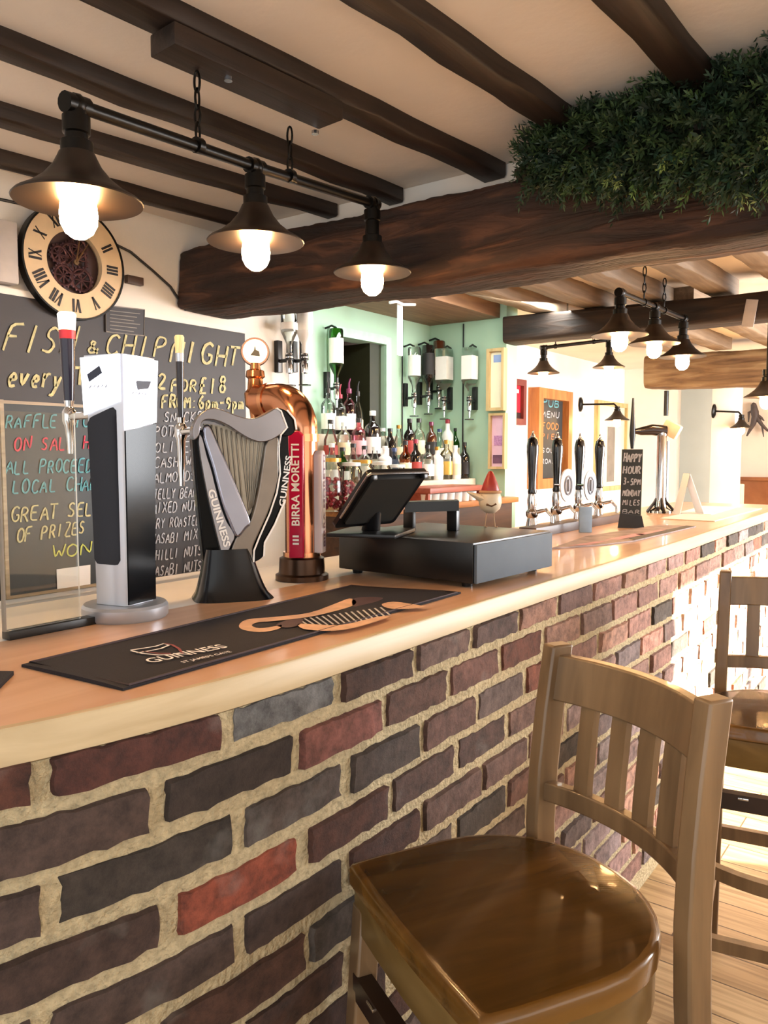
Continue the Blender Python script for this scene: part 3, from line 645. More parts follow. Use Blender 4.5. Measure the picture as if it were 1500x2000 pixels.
# left face lies along -nR direction from the front edge, right face along -nL
tz0, tz1 = 1.128, 1.576
def half(v): return 0.0385+0.0085*v**1.2-0.0012*math.sin(math.pi*v)
def tp(side, u, v, off=0.0):
    h = half(v); z = tz0+(tz1-tz0)*v
    if side == 'L': p = tc_+nL*(h+off)+nR*(h*(1-2*u))
    else: p = tc_+nR*(h+off)+nL*(h*(1-2*u))
    return np.array([p[0], p[1], z])
tw = thing('beer_tower', 'square two-faced beer tower with glowing white top and glossy black panels', 'beer tower', (tc_[0], tc_[1], ZT))
mb = MB(); mb.lathe([(0.0, 0), (0.074, 0), (0.077, 0.004), (0.077, 0.022), (0.073, 0.027), (0.0, 0.028)], 48, (tc_[0], tc_[1], ZT)); obj('base_disc', mb, M_SILVER, tw, True)
mb = MB(); rings = []
for v in np.linspace(0, 1, 20):
    h = half(v); z = tz0+(tz1-tz0)*v; k = 0.82; ring_ = []
    if v == 1: z -= 0.0
    for sx, sy in ((1, 1), (-1, 1), (-1, -1), (1, -1)):
        for a_, b_ in (((1, k), (k, 1)) if sx*sy > 0 else ((k, 1), (1, k))):
            p = tc_+nL*h*a_*sx+nR*h*b_*sy; ring_.append((p[0], p[1], z))
    rings.append(ring_)
mb.loft(rings); obj('column', mb, mat('pearl_silver', '#c6cad4', 0.3, 0.25, var=0.02), tw, True, ang=50)
def panel(side, pts, off, m, name, label=None, n=10):
    """panel: list of (v_low(u), v_high(u)) between u0 and u1"""
    u0, u1, lo, hi = pts; mb = MB(); rows = []; rb_ = []
    for i in range(n+1):
        u = u0+(u1-u0)*i/n; a, b = lo(i/n), hi(i/n)
        rows.append([tp(side, u, a+(b-a)*j/14, off) for j in range(15)]); rb_.append([tp(side, u, a+(b-a)*j/14, off-0.003) for j in range(15)])
    mb.grid(rows)
    edge = lambda A: [r_[0] for r_ in A]+A[-1][1:]+[r_[-1] for r_ in A[::-1]][1:]+A[0][::-1][1:]
    mb.grid([edge(rows), edge(rb_)]); return obj(name, mb, m, tw, True, label=label)
rnd = lambda t, r_, w_=0.18: 0 if w_ < t < 1-w_ else r_*(1-math.sqrt(max(0, 1-((w_-min(t, 1-t))/w_)**2)))
panel('L', (0.06, 1.0, lambda t: 0.815-0.05*t, lambda t: 0.998-0.006*t), 0.0016, M_LIT, 'light_panel', 'glowing white panel')
panel('L', (0.16, 0.93, lambda t: 0.165+rnd(t, 0.02), lambda t: 0.800-0.05*t-rnd(t, 0.02)), 0.0012, mat('dark_violet_panel', '#12111e', 0.22, var=0.0, spec=0.25), 'dark_panel', 'dark recessed panel')
panel('R', (0.06, 1.0, lambda t: 0.705+0.035*t, lambda t: 0.998-0.006*t), 0.0016, M_LIT, 'light_panel', 'glowing white panel')
panel('R', (0.06, 1.0, lambda t: 0.004, lambda t: 0.700+0.035*t), 0.0012, M_GLOSSBLK, 'dark_panel', 'glossy black panel')
def fpoly(side, uv, off, mb):
    P = [tp(side, u, v, off) for u, v in uv]; mb.add(P, [tuple(range(len(P)))])
M_EMB = mat('navy_print', '#20263c', 0.5, var=0)
mb = MB()
fpoly('L', [(0.80, 0.895), (0.84, 0.925), (0.52, 0.957), (0.46, 0.928), (0.62, 0.912)], 0.0024, mb); obj('emblem', mb, M_EMB, tw, True, label='dark slanted emblem')
mb = MB(); fpoly('R', [(0.36, 0.895), (0.40, 0.865), (0.72, 0.875), (0.80, 0.905), (0.38, 0.901)], 0.0024, mb)
obj('emblem', mb, M_EMB, tw, True, label='dark slanted emblem')
mb = MB()
for sd, u0, v0 in (('L', 0.80, 0.866), ('R', 0.25, 0.842)):
    for k in range(5):
        u = u0+(-0.10 if sd == 'L' else 0.09)*k; s_ = -1 if sd == 'L' else 1
        fpoly(sd, [(u, v0+0.006*(k % 2)), (u+s_*0.05, v0+0.012), (u+s_*0.055, v0+0.018), (u+s_*0.004, v0+0.010)], 0.0024, mb)
obj('small_print', mb, mat('grey_print', '#8f93a5', 0.5, var=0), tw, True)
# its tap on the serving side
def tap_handle(root, px, d, ys, wd, mats, label, armto):
    """ys = photo rows of top, band, body top, body end, spout end"""
    P = [at_d(px, y, d) for y in ys]; zt_, zb_, zb2, ze, zs = [p[2] for p in P]; x, y = P[0][0], P[0][1]; x2, y2 = P[0][0], P[0][1]
    mb = MB(); mb.lathe([(0, zb_), (wd*0.86, zb_), (wd, zt_-0.004), (wd*0.8, zt_), (0, zt_)], 20, (x, y, 0)); h_ = obj('tap_handle', mb, mats[0], root, True, label=label)
    mb = MB(); mb.lathe([(0, zb2), (wd*0.84, zb2), (wd*0.88, zb_), (0, zb_)], 20, (x, y, 0)); obj('band', mb, mats[1], root, True)
    mb = MB(); mb.lathe([(0, ze), (wd*0.55, ze), (wd*0.72, (ze+zb2)/2), (wd*0.82, zb2), (0, zb2)], 20, (x, y, 0)); obj('tap_grip', mb, mats[2], root, True)
    mb = MB(); mb.lathe([(0, zs), (0.0055, zs), (0.007, zs+0.03), (0.010, ze-0.05), (0.014, ze-0.04), (0.014, ze-0.022), (0.008, ze-0.012), (0.010, ze), (0, ze)], 16, (x, y, 0))
    mb.tube([(x, y, ze-0.031), (armto[0], armto[1], ze-0.031)], 0.008, 12); obj('tap', mb, M_CHROME, root, True)
tap_handle(tw, 130, 1.56, (610, 645, 662, 782, 886), 0.018, (emis('emissive_handle_cap', '#f4efe0', 0.75), mat('dark_red_band', '#9c1c30', 0.4), mat('deep_blue_black', '#14122a', 0.2)), 'pale tap handle cap', tc_-nR*0.03)  # white cap brightened by emission in its material
mb = MB(); a = at_z(11, 1250, ZT); b = at_z(165, 1222, ZT)
sc = thing('counter_screen', 'clear acrylic counter screen on a black foot beside the two-faced tower', 'screen', (a[0]+0.09, a[1], ZT))
mb.span((a[0], a[1]-0.012, ZT), (b[0]+0.02, a[1]+0.012, ZT+0.014), 0.002); obj('foot', mb, M_BLACK, sc, True)
mb = MB(); mb.span((a[0], a[1]-0.002, ZT+0.014), (b[0]-0.005, a[1]+0.002, 1.47)); obj('pane', mb, glass('clear_acrylic', '#f6f8f7', 0.02), sc, True)
mb = MB(); mb.span((a[0]-0.003, a[1]-0.0045, ZT+0.014), (a[0], a[1]+0.0045, 1.47)); obj('edge_strip', mb, mat('acrylic_edge', '#7d756a', 0.3), sc, True)
mb = MB(); p = [at_z(-30, 1370, ZT), at_z(-12, 1308, ZT), at_z(26, 1318, ZT), at_z(2, 1343, ZT), at_z(-20, 1370, ZT)]
obj('drip_mat', flat([(-60, 1378), (-40, 1318), (27, 1319), (0, 1346)], lambda x, y: at_z(x, y, ZT), (0, 0, 1), 0.0005, 0.006), M_RUBBER, label='corner of a second black mat at the picture edge of the bar', cat='bar mat')

# ---------------------------------------------------------------- harp-shaped stout tower
hd = 1.60
def hp(cx, cy_): return 360+cx/4.0, 700+cy_/4.0
ho = at_z(455, 1176, ZT); hw_ = np.array([-ho[0], -ho[1], 0.0]); hw_ /= np.linalg.norm(hw_)          # towards the camera
hu = np.array([-hw_[1], hw_[0], 0.0]); hu = hu if hu@rt > 0 else -hu
hrot = math.radians(8); hu, hw_ = hu*math.cos(hrot)+hw_*math.sin(hrot)*-1, hw_*math.cos(hrot)+hu*math.sin(hrot)
hc = ho-hw_*0.05
hr = thing('harp_tower', 'silver harp-shaped stout tower on a flared black foot', 'beer tower', (hc[0], hc[1], ZT))
def h2(pts):                                  # photo outline -> metres in the harp's own plane
    out = []
    for p in pts:
        X, Y_ = hp(*p); r_ = ray(X, Y_); t = ((hc-EYE)@hw_)/(r_@hw_); q = EYE+r_*t-hc; out.append((q@hu, q[2]+hc[2]-ZT))
    return out
hO = np.array([hc[0], hc[1], ZT])
def hpr(name, pts, d0, d1, m, label=None, bev=0.0):
    mb = MB(); mb.prism(h2(pts), hO, hu, (0, 0, 1), hw_, d0, d1); o = obj(name, mb, m, hr, True, label=label)
    if bev:
        md = o.modifiers.new('b', 'BEVEL'); md.width = bev; md.segments = 3; md.limit_method = 'ANGLE'; md.angle_limit = math.radians(50)
    return o
def sm(pts, n=4, closed=True):               # Catmull-Rom through the outline
    P = [np.array(p, float) for p in pts]; out = []; k = len(P)
    for i in range(k):
        p0, p1, p2, p3 = P[i-1], P[i], P[(i+1) % k], P[(i+2) % k]
        for j in range(n):
            t = j/n; out.append(tuple(0.5*((2*p1)+(-p0+p2)*t+(2*p0-5*p1+4*p2-p3)*t*t+(-p0+3*p1-3*p2+p3)*t**3)))
    return out
NECK = [(62, 640), (52, 560), (80, 480), (130, 425), (200, 395), (280, 410), (380, 450), (480, 475), (560, 462), (640, 422), (690, 396), (725, 425), (768, 545), (720, 600), (640, 645), (560, 655), (480, 630), (400, 582), (320, 530), (230, 492), (150, 487), (112, 522), (100, 600)]
hpr('harp_body', [(60, 630), (110, 560), (400, 560), (720, 480), (770, 600), (730, 900), (650, 1200), (530, 1480), (520, 1600), (330, 1600), (150, 1600), (118, 1300), (78, 900)], -0.055, 0.0, M_GLOSSBLK, 'black body behind the harp', 0.004)
hpr('harp_neck', sm(NECK), -0.03, 0.040, M_HARP, 'curved silver neck', 0.008)
hpr('pillar', sm([(104, 606), (130, 622), (165, 760), (200, 870), (235, 1010), (270, 1140), (320, 1270), (380, 1372), (352, 1450), (320, 1520), (292, 1556), (262, 1440), (220, 1270), (165, 1020), (118, 760)]), -0.02, 0.024, mat('pillar_silver', '#9d9ba0', 0.3, 0.85, var=0.05), 'light silver outer pillar with lettering', 0.006)
hpr('pillar', sm([(134, 606), (145, 530), (195, 535), (260, 680), (335, 850), (420, 1055), (502, 1266), (470, 1320), (395, 1392), (332, 1268), (282, 1130), (247, 1000), (212, 862), (176, 745)]), -0.02, 0.028, mat('inner_pillar_silver', '#a3a5b4', 0.2, 0.9, var=0.08, vscale=12), 'bright rounded inner pillar', 0.011)  # inner pillar's brighter bluish reflection is put into its base colour
hpr('string_plate', [(150, 510), (320, 530), (480, 630), (640, 650), (610, 800), (570, 1000), (520, 1200), (480, 1270), (380, 1060), (280, 820), (200, 620)], -0.015, 0.004, mat('string_plate_grey', '#a39a8a', 0.4, 0.6), 'grey plate behind the strings')
mb = MB(); s0 = h2([(210, 520), (620, 650)]); s1 = h2([(460, 1230), (535, 1150)])
for i in range(12):
    t = i/11; a_ = np.array(s0[0])*(1-t)+np.array(s0[1])*t; b_ = np.array(s1[0])*(1-t)+np.array(s1[1])*t
    if i < 6: b_ = np.array(h2([(240+i*44, 690+i*108)])[0])
    mb.tube([hO+hu*a_[0]+np.array([0, 0, a_[1]])+hw_*0.006, hO+hu*b_[0]+np.array([0, 0, b_[1]])+hw_*0.0045], 0.0019, 8)
obj('strings', mb, mat('string_silver', '#857d70', 0.35, 0.8), hr, True)
hpr('soundboard', sm([(625, 655), (700, 612), (722, 640), (716, 760), (720, 900), (690, 1050), (640, 1200), (560, 1380), (520, 1480), (512, 1590), (420, 1598), (320, 1592), (352, 1490), (400, 1380), (490, 1280), (530, 1180), (570, 1000), (600, 800)]), -0.03, 0.022, mat('soundboard_pewter', '#83796f', 0.33, 0.75, var=0.1), 'dull pewter soundboard', 0.006)
BAND = [(722, 596), (790, 566), (800, 700), (806, 860), (772, 1090), (690, 1290), (612, 1430), (606, 1535), (528, 1580), (530, 1490), (572, 1385), (652, 1205), (704, 1050), (728, 900), (722, 750)]
hpr('side_band', sm(BAND), -0.05, 0.017, M_GLOSSBLK, 'black side band')
hpr('shoulder', sm([(700, 405), (770, 415), (828, 480), (842, 560), (800, 606), (742, 604), (770, 545)]), -0.045, 0.034, M_GLOSSBLK, 'black shoulder', 0.003)
mb = MB()
for ln in ([(690, 398), (725, 420), (772, 545), (724, 600), (722, 750), (730, 900), (704, 1050), (652, 1205), (572, 1385), (530, 1490), (526, 1580)], [(770, 1100), (690, 1290), (612, 1430), (606, 1535)], [(770, 412), (828, 480), (842, 560)]):
    P = h2(ln); fine = []
    for i in range(len(P)-1):
        for t in (0, 0.5): fine.append(np.array(P[i])*(1-t)+np.array(P[i+1])*t)
    fine.append(np.array(P[-1])); mb.tube([hO+hu*p[0]+np.array([0, 0, p[1]])+hw_*(0.042 if p[1] > 0.335 else 0.024) for p in fine], 0.0018, 8)
obj('outline', mb, M_INK, hr, True, label='white outlines')
ax = h2([(195, 1020), (320, 1460)]); dv = np.array(ax[1])-np.array(ax[0]); L_ = np.linalg.norm(dv); dv /= L_
e1 = hu*dv[0]+np.array([0, 0, dv[1]]); e2 = np.cross(hw_, e1)
mb = text_mb('GUINNESS', 0.0135, hO+hu*ax[0][0]+np.array([0, 0, ax[0][1]])+hw_*0.0275-e2*0.006, e1, e2, L_, bold=0.03); obj('lettering', mb, M_INK, hr, True, label='white lettering down the pillar')
ax = h2([(742, 1150), (795, 760)]); dv = np.array(ax[1])-np.array(ax[0]); L_ = np.linalg.norm(dv); dv /= L_
e1 = hu*dv[0]+np.array([0, 0, dv[1]]); e2 = np.cross(hw_, e1)
mb = text_mb('GUINNESS', 0.0125, hO+hu*ax[0][0]+np.array([0, 0, ax[0][1]])+hw_*0.0185-e2*0.008, e1, e2, L_, bold=0.02); obj('lettering', mb, M_INK, hr, True, label='white lettering up the side band')
mb = MB(); rings = []
L0 = h2([(65, 1880), (150, 1560), (520, 1590), (690, 1870)])
for t in np.linspace(0, 1, 10):
    s_ = t**0.62; x0 = L0[0][0]*(1-s_)+(L0[1][0]+0.004)*s_; x1 = L0[3][0]*(1-s_)+L0[2][0]*s_; dp = 0.062*(1-s_)+0.034*s_; z = 0.105*t
    if t == 0: ring_z = 0
    ring_ = []
    for k in range(24):
        a = 2*math.pi*k/24; e = 0.5; u = math.copysign(abs(math.cos(a))**e, math.cos(a)); v = math.copysign(abs(math.sin(a))**e, math.sin(a))
        ring_.append(hO+hu*((x0+x1)/2+(x1-x0)/2*u)+hw_*(v*dp-0.008)+np.array([0, 0, z]))
    rings.append(ring_)
mb.loft(rings); obj('foot', mb, mat('black_foot_gloss', '#07070c', 0.2, var=0, spec=0.35), hr, True)
tap_handle(hr, 350, 1.72, (655, 690, 706, 815, 950), 0.0105, (mat('pale_handle_tip', '#cdbf9e', 0.4), M_STEEL, mat('tap_grip_black', '#15131e', 0.25)), 'pale tip of the stout tap', hO[:2]-hw_[:2]*0.04-hu[:2]*0.06)

# ---------------------------------------------------------------- copper swan-neck lager font
fc = np.array([1.412, 1.296]); fr = 0.040
cf = thing('copper_font', 'polished copper swan-neck beer font with a red lens badge', 'beer tower', (fc[0], fc[1], ZT))
mb = MB(); mb.lathe([(0, 0), (0.064, 0), (0.064, 0.012), (0.056, 0.016), (0.054, 0.052), (0.047, 0.056), (0.0, 0.056)], 36, (fc[0], fc[1], ZT)); obj('base_collar', mb, M_BRONZE, cf, True)
mb = MB(); zc = 1.458; br_ = 0.075; P = [(fc[0], fc[1], ZT+0.05), (fc[0], fc[1], 1.2), (fc[0], fc[1], zc)]
for k in range(1, 11):
    a = math.pi/2*k/10; P.append((fc[0], fc[1]+br_*(1-math.cos(a)), zc+br_*math.sin(a)))
P += [(fc[0], fc[1]+0.10, zc+br_), (fc[0], fc[1]+0.14, zc+br_)]
mb.tube(P, fr, 28); obj('neck', mb, M_COPPER, cf, True, ang=50)
M_RING = mat('light_copper', '#e3a57a', 0.2, 1.0, var=0.03)
for z, rr, hh in ((1.44, fr+0.004, 0.018), (1.16, fr+0.005, 0.014)):
    mb = MB(); mb.lathe([(fr-0.002, -hh/2), (rr, -hh/2), (rr, hh/2), (fr-0.002, hh/2)], 32, (fc[0], fc[1], z)); obj('ring', mb, M_RING, cf, True)
mb = MB(); mb.lathe([(fr-0.004, -0.006), (fr+0.003, -0.006), (fr+0.003, 0.006), (fr-0.004, 0.006)], 32, (fc[0], fc[1]+0.10, zc+br_), Matrix.Rotation(math.pi/2, 4, 'X'))
obj('ring', mb, M_RING, cf, True)
fcam = -fc/np.linalg.norm(fc); fl = np.array([-fcam[1], fcam[0]]); fl = fl if fl@np.array([-rt[0], -rt[1]]) > 0 else -fl
def lens(ang, wd, z0, z1, m, name, label, txt=None, th=0.016, tcol=None, off=0.0):
    n_ = fcam*math.cos(math.radians(ang))+fl*math.sin(math.radians(ang)); n3 = np.array([n_[0], n_[1], 0]); u3 = np.cross(np.array([0, 0, 1.0]), n3)
    o = np.array([fc[0], fc[1], 0])+n3*(fr-0.006+off)
    mb = MB(); mb.prism([(-wd/2, z0), (wd/2, z0), (wd/2, z1-0.01), (wd/2-0.01, z1), (-wd/2+0.01, z1), (-wd/2, z1-0.01)], o, u3, (0, 0, 1), n3, 0, 0.022); q_ = obj(name, mb, m, cf, True, label=label)
    md = q_.modifiers.new('b', 'BEVEL'); md.width = 0.003; md.segments = 2
    if txt:
        for s_, za, zb_, hh in txt:
            t_ = text_mb(s_, hh, o+n3*0.0225+u3*(hh/2-0.001)+np.array([0, 0, za]), (0, 0, 1), -u3, zb_-za, bold=0.02); obj('lettering', t_, tcol or M_INK, cf, True)
lens(12, 0.036, 1.158, 1.455, M_RED, 'lens_badge', 'crimson badge with white lettering', [('BIRRA MORETTI', 1.235, 1.425, 0.018), ('III', 1.19, 1.212, 0.014)], off=0.006)
lens(-74, 0.036, 1.165, 1.41, mat('pale_badge', '#d9cfd2', 0.3, var=0.03), 'lens_badge', 'pale badge with grey lettering', [('BIRRA MORETTI', 1.18, 1.40, 0.015)], tcol=mat('mauve_print', '#7b5a74', 0.5))
te = np.array([fc[0], fc[1]+0.152, zc+br_])
mb = MB(); mb.lathe([(0, -0.05), (0.012, -0.05), (0.016, -0.02), (0.026, -0.012), (0.028, 0.02), (0.02, 0.03), (0.018, 0.055), (0.024, 0.06), (0.022, 0.075), (0.013, 0.079), (0.012, 0.094), (0, 0.094)], 24, te); obj('tap_body', mb, mat('aged_copper', '#b67a52', 0.22, 1.0), cf, True)
mb = MB(); mb.lathe([(0, -0.15), (0.008, -0.15), (0.010, -0.06), (0.013, -0.05), (0, -0.048)], 16, te); obj('spout', mb, M_CHROME, cf, True)
bz = np.array([-te[0], -te[1], 0]); bz /= np.linalg.norm(bz)
Mb = Matrix.Rotation(math.pi/2, 4, 'Y'); Mb = Matrix.Rotation(math.atan2(bz[1], bz[0]), 4, 'Z') @ Mb
mb = MB(); mb.lathe([(0, -0.012), (0.033, -0.012), (0.036, -0.004), (0.034, 0.006), (0, 0.006)], 32, te+np.array([0, 0, 0.122]), Mb); obj('badge_ring', mb, M_COPPER, cf, True)
mb = MB(); mb.lathe([(0, 0.006), (0.030, 0.006), (0.028, 0.009), (0, 0.010)], 32, te+np.array([0, 0, 0.122]), Mb); bg_ = obj('badge_face', mb, emis('emissive_badge_face', '#fff4d8', 0.9), cf, True)  # pale badge disc made brighter through its own emission
u3 = np.cross(np.array([0, 0, 1.0]), bz)
mb = MB(); mb.prism([(-0.012, -0.010), (0.012, -0.012), (0.010, 0.0), (0.002, 0.004), (0.0, 0.016), (-0.003, 0.002)], te+np.array([0, 0, 0.122])+bz*0.0102, u3, (0, 0, 1), bz, 0, 0.001); obj('emblem', mb, mat('grey_badge_print', '#4a4a44', 0.5), cf, True)

# ---------------------------------------------------------------- bar runner with its harp picture
RZ = ZT+0.004
br = thing('bar_runner', 'long black rubber bar runner with a pale harp picture and small logo', 'bar mat', (1.0, 1.0, ZT))
cA, cB, cC, cD = [at_z(*p, ZT) for p in ((42, 1303), (240, 1350), (900, 1160), (690, 1146))]
mb = MB(); T_, B_ = [], []
for i in range(31):
    u = i/30; rowt, rowb = [], []
    for j in range(7):
        v = j/6; p = (cA*(1-v)+cB*v)*(1-u)+(cD*(1-v)+cC*v)*u; p = p.copy(); wz = 0.0012*math.sin(u*17+v*3)+0.0012
        if j == 0: p[1] += 0.004*math.sin(u*14)
        if j == 6 and False: p[1] += 0.0
        rowt.append((p[0], p[1], ZT+0.0035+wz*(1 if 0 < j < 6 else 0.3))); rowb.append((p[0], p[1], ZT+0.0003))
    T_.append(rowt); B_.append(rowb)
mb.grid(T_); mb.grid(B_)
edge = lambda A: [r_[0] for r_ in A]+A[-1][1:]+[r_[-1] for r_ in A[::-1]][1:]+A[0][::-1][1:]
mb.grid([edge(T_), edge(B_)]); obj('mat', mb, M_RUBBER, br, True, ang=60)
mb = MB(); e_ = [cA, cB, cC, cD]; ins = 0.008; cen = sum(e_)/4
mb.tube([p+(cen-p)/np.linalg.norm(cen-p)*0.012+np.array([0, 0, 0.0045]) for p in e_], 0.0022, 6, closed=True); obj('hem', mb, mat('runner_hem', '#3a2a2e', 0.7), br, True)
m7 = lambda p: (p[0]*0.5333, 1100+p[1]*0.5333)
def decal(mb, pts, zo=0.0062, smooth=True):
    P = [at_z(*m7(p), ZT+zo) for p in (sm(pts, 3) if smooth else pts)]; mb.add(P, [tuple(range(len(P)))])
M_GOLD = mat('pale_gold_print', '#d3a888', 0.6, var=0.15, vscale=40); M_MAUVE = mat('mauve_print_dark', '#4a3338', 0.7)
mb = MB(); decal(mb, [(875, 228), (905, 206), (1000, 197), (1130, 182), (1230, 147), (1280, 129), (1305, 140), (1290, 156), (1220, 177), (1130, 197), (1000, 212), (945, 216), (922, 228), (950, 238), (1000, 232), (1030, 226), (1028, 236), (1000, 246), (950, 252), (892, 244)])
decal(mb, [(1090, 222), (1130, 222), (1250, 226), (1380, 196), (1425, 196), (1350, 222), (1260, 244), (1180, 247), (1110, 240)]); decal(mb, [(1398, 150), (1440, 141), (1500, 148), (1560, 160), (1480, 168), (1420, 164)])
obj('harp_picture', mb, M_GOLD, br, True)
mb = MB(); decal(mb, [(1292, 132), (1330, 124), (1402, 126), (1380, 140), (1330, 152), (1295, 158)]); decal(mb, [(1010, 226), (1060, 206), (1110, 204), (1095, 226), (1050, 236)])
obj('harp_shading', mb, M_MAUVE, br, True, label='dark mauve part of the harp picture')
mb = MB()
for i in range(15):
    t = i/14; p = (1090+t*300, 206-t*44); q_ = (1135+t*290, 232-t*42+6*math.sin(t*3.1)); decal(mb, [p, (p[0]+7, p[1]-1), (q_[0]+7, q_[1]-1), q_], 0.006, False)
obj('harp_strings', mb, mat('pale_grey_print', '#b9b6b4', 0.6), br, True)
mb = MB()
def stroke(mb, pts, wd, zo=0.0062):
    P = [at_z(*m7(p), ZT+zo) for p in pts]; L_, R_ = [], []
    for k, p in enumerate(P):
        t = P[min(k+1, len(P)-1)]-P[max(k-1, 0)]; t /= np.linalg.norm(t); q_ = np.array([-t[1], t[0], 0]); L_.append(p+q_*wd); R_.append(p-q_*wd)
    mb.grid([L_, R_])
stroke(mb, [(478, 318), (520, 312), (570, 304), (600, 294), (618, 300), (590, 312), (540, 322), (500, 328)], 0.0022); stroke(mb, [(480, 320), (520, 330), (580, 336), (630, 334), (668, 326)], 0.002)
obj('logo', mb, M_INK, br, True, label='small white harp logo')
mb = MB(); stroke(mb, [(600, 294), (630, 298), (655, 312), (668, 330)], 0.0022); stroke(mb, [(520, 322), (580, 330), (625, 330)], 0.0016); obj('logo', mb, mat('dark_red_print', '#8d3a3c', 0.6), br, True, label='dark red part of the small logo')
def mtext(s_, p0, p1, h):
    a_ = at_z(*m7(p0), RZ+0.0022); b_ = at_z(*m7(p1), RZ+0.0022); ux = (b_-a_); uy = np.cross(np.array([0, 0, 1.0]), ux); return text_mb(s_, h, a_, ux, uy, np.linalg.norm(ux), bold=0.012)
obj('lettering', mtext('GUINNESS', (556, 366), (838, 308), 0.026), M_INK, br, True); obj('lettering', mtext("ST JAMES'S GATE", (672, 366), (850, 326), 0.009), M_INK, br, True)

# ---------------------------------------------------------------- cash drawer, screen, bird
tl = thing('cash_drawer', 'wide black cash drawer with a grey front standing on the bar', 'cash drawer', (1.72, 1.08, ZT), math.radians(-2))
mb = MB(); mb.box((0, 0, 0.058), (0.375, 0.40, 0.092), 0.003); obj('case', mb, mat('black_till_case', '#0c0c0b', 0.3, var=0.15, vscale=9), tl)
mb = MB(); mb.box((0.0, -0.2035, 0.056), (0.365, 0.008, 0.088), 0.002); obj('drawer_front', mb, mat('grey_drawer_front', '#56606a', 0.65, 0.0, var=0.04, spec=0.3), tl, label='grey drawer front')
for sx in (-1, 1):
    for sy in (-1, 1):
        mb = MB(); mb.lathe([(0, 0), (0.012, 0), (0.014, 0.012), (0, 0.012)], 14, (sx*0.155, sy*0.165, 0)); obj('foot', mb, M_BLACK, tl)
BL, BR_, TL_, TR_ = at_d(650, 1032, 1.86), at_d(765, 1022, 2.0), at_d(722, 924, 1.77), at_d(843, 921, 1.905)
cen = (BL+BR_+TL_+TR_)/4
sc = thing('till_screen', 'black tilted touchscreen seen from behind on the cash drawer', 'screen', (cen[0], cen[1], 1.205))
eu = (BR_-BL+TR_-TL_)/2; ev = (TL_-BL+TR_-BR_)/2; lu, lv = np.linalg.norm(eu), np.linalg.norm(ev); eu /= lu; ev -= eu*(ev@eu); ev /= np.linalg.norm(ev); en = np.cross(eu, ev)
if en@(EYE-cen) < 0: en = -en
def rr(w_, h_, r_, n=4):
    P = []
    for cx, cy_, a0 in ((w_/2-r_, h_/2-r_, 0), (-w_/2+r_, h_/2-r_, 90), (-w_/2+r_, -h_/2+r_, 180), (w_/2-r_, -h_/2+r_, 270)):
        for k in range(n+1): a = math.radians(a0+90*k/n); P.append((cx+r_*math.cos(a), cy_+r_*math.sin(a)))
    return P
mb = MB(); mb.prism(rr(lu, lv, 0.012), cen, eu, ev, en, -0.012, 0.0); obj('housing', mb, M_BLACK, sc, True)
mb = MB(); mb.prism(rr(lu*0.80, lv*0.82, 0.01), cen, eu, ev, en, 0.0, 0.006); obj('back_cover', mb, mat('charcoal_back_cover', '#23211d', 0.5, var=0.1), sc, True)
mb = MB(); P = [cen+eu*x*lu*0.5+ev*y*lv*0.5+en*0.001 for x, y in ((-1, -0.6), (-1, 0.9), (-0.93, 0.985), (0.93, 0.985), (1, 0.9))]; mb.tube(P, 0.0028, 8); obj('rim', mb, M_STEEL, sc, True, label='shiny metal rim')
mb = MB()
for x in (-0.42, 0.42): mb.box(cen+eu*x*lu+ev*lv*0.44+en*0.004, (0.016, 0.016, 0.012), 0.003)
obj('clip', mb, M_BLACK, sc, True)
tt = ROOTM['cash_drawer'] @ Vector((0, 0, 0.104))
mb = MB(); b0 = (BL+BR_)/2; mb.box((b0[0]+0.03, b0[1]-0.005, 1.2095), (0.19, 0.17, 0.010), 0.003, Matrix.Rotation(math.radians(20), 3, 'Z')); 
mb.tube([(b0[0]+0.03, b0[1], 1.213), tuple(cen-en*0.02+ev*-0.01)], [0.024, 0.016], 12); obj('stand', mb, M_BLACK, sc, True)
a = at_z(885, 1036, 1.204); b = at_z(800, 1036, 1.204)
ps = thing('printer_stand', 'black bench-like frame standing behind the till screen', 'stand', (a[0], a[1], 1.204))
h_ = 0.075
mb = MB(); d_ = (a-b)/np.linalg.norm(a-b); mb.prism([(-0.012, h_-0.026), (np.linalg.norm(a-b)+0.012, h_-0.022), (np.linalg.norm(a-b)+0.012, h_+0.004), (-0.012, h_+0.0)], b, d_, (0, 0, 1), (-d_[1], d_[0], 0), -0.03, 0.03); obj('top_bar', mb, M_BLACK, ps, True)
for p in (a, b): mb = MB(); mb.box((p[0], p[1], 1.204+h_/2-0.01), (0.016, 0.03, h_-0.02), 0.002); obj('leg', mb, M_BLACK, ps, True)
bp = at_z(957, 1030, 1.204)
bd_ = thing('bird_ornament', 'round cream bird ornament with red pointed hat and thin legs behind the till', 'ornament', bp)
bw = -rt; S = 2.25/1550.0
mb = MB(); rings = []
prof = [(0.001, 0.038), (0.014, 0.040), (0.026, 0.050), (0.031, 0.066), (0.030, 0.082), (0.026, 0.093), (0.019, 0.100), (0.001, 0.103)]
mb.lathe(prof, 24, bp); rows = []
for t in np.linspace(0, 1, 8):      # tail / wing that points along the bar to the till
    c = bp+np.array([0, 0, 0.075])+bw*(0.018+0.045*t)+np.array([0, 0, 0.02*t]); rr_ = 0.022*(1-t)+0.002
    rows.append([c+np.array([0, 0, 1])*rr_*0.6*math.cos(a_)+fw*rr_*math.sin(a_) for a_ in np.linspace(0, 2*math.pi, 13)[:-1]])
mb.loft(rows); obj('body', mb, M_CREAM, bd_, True)
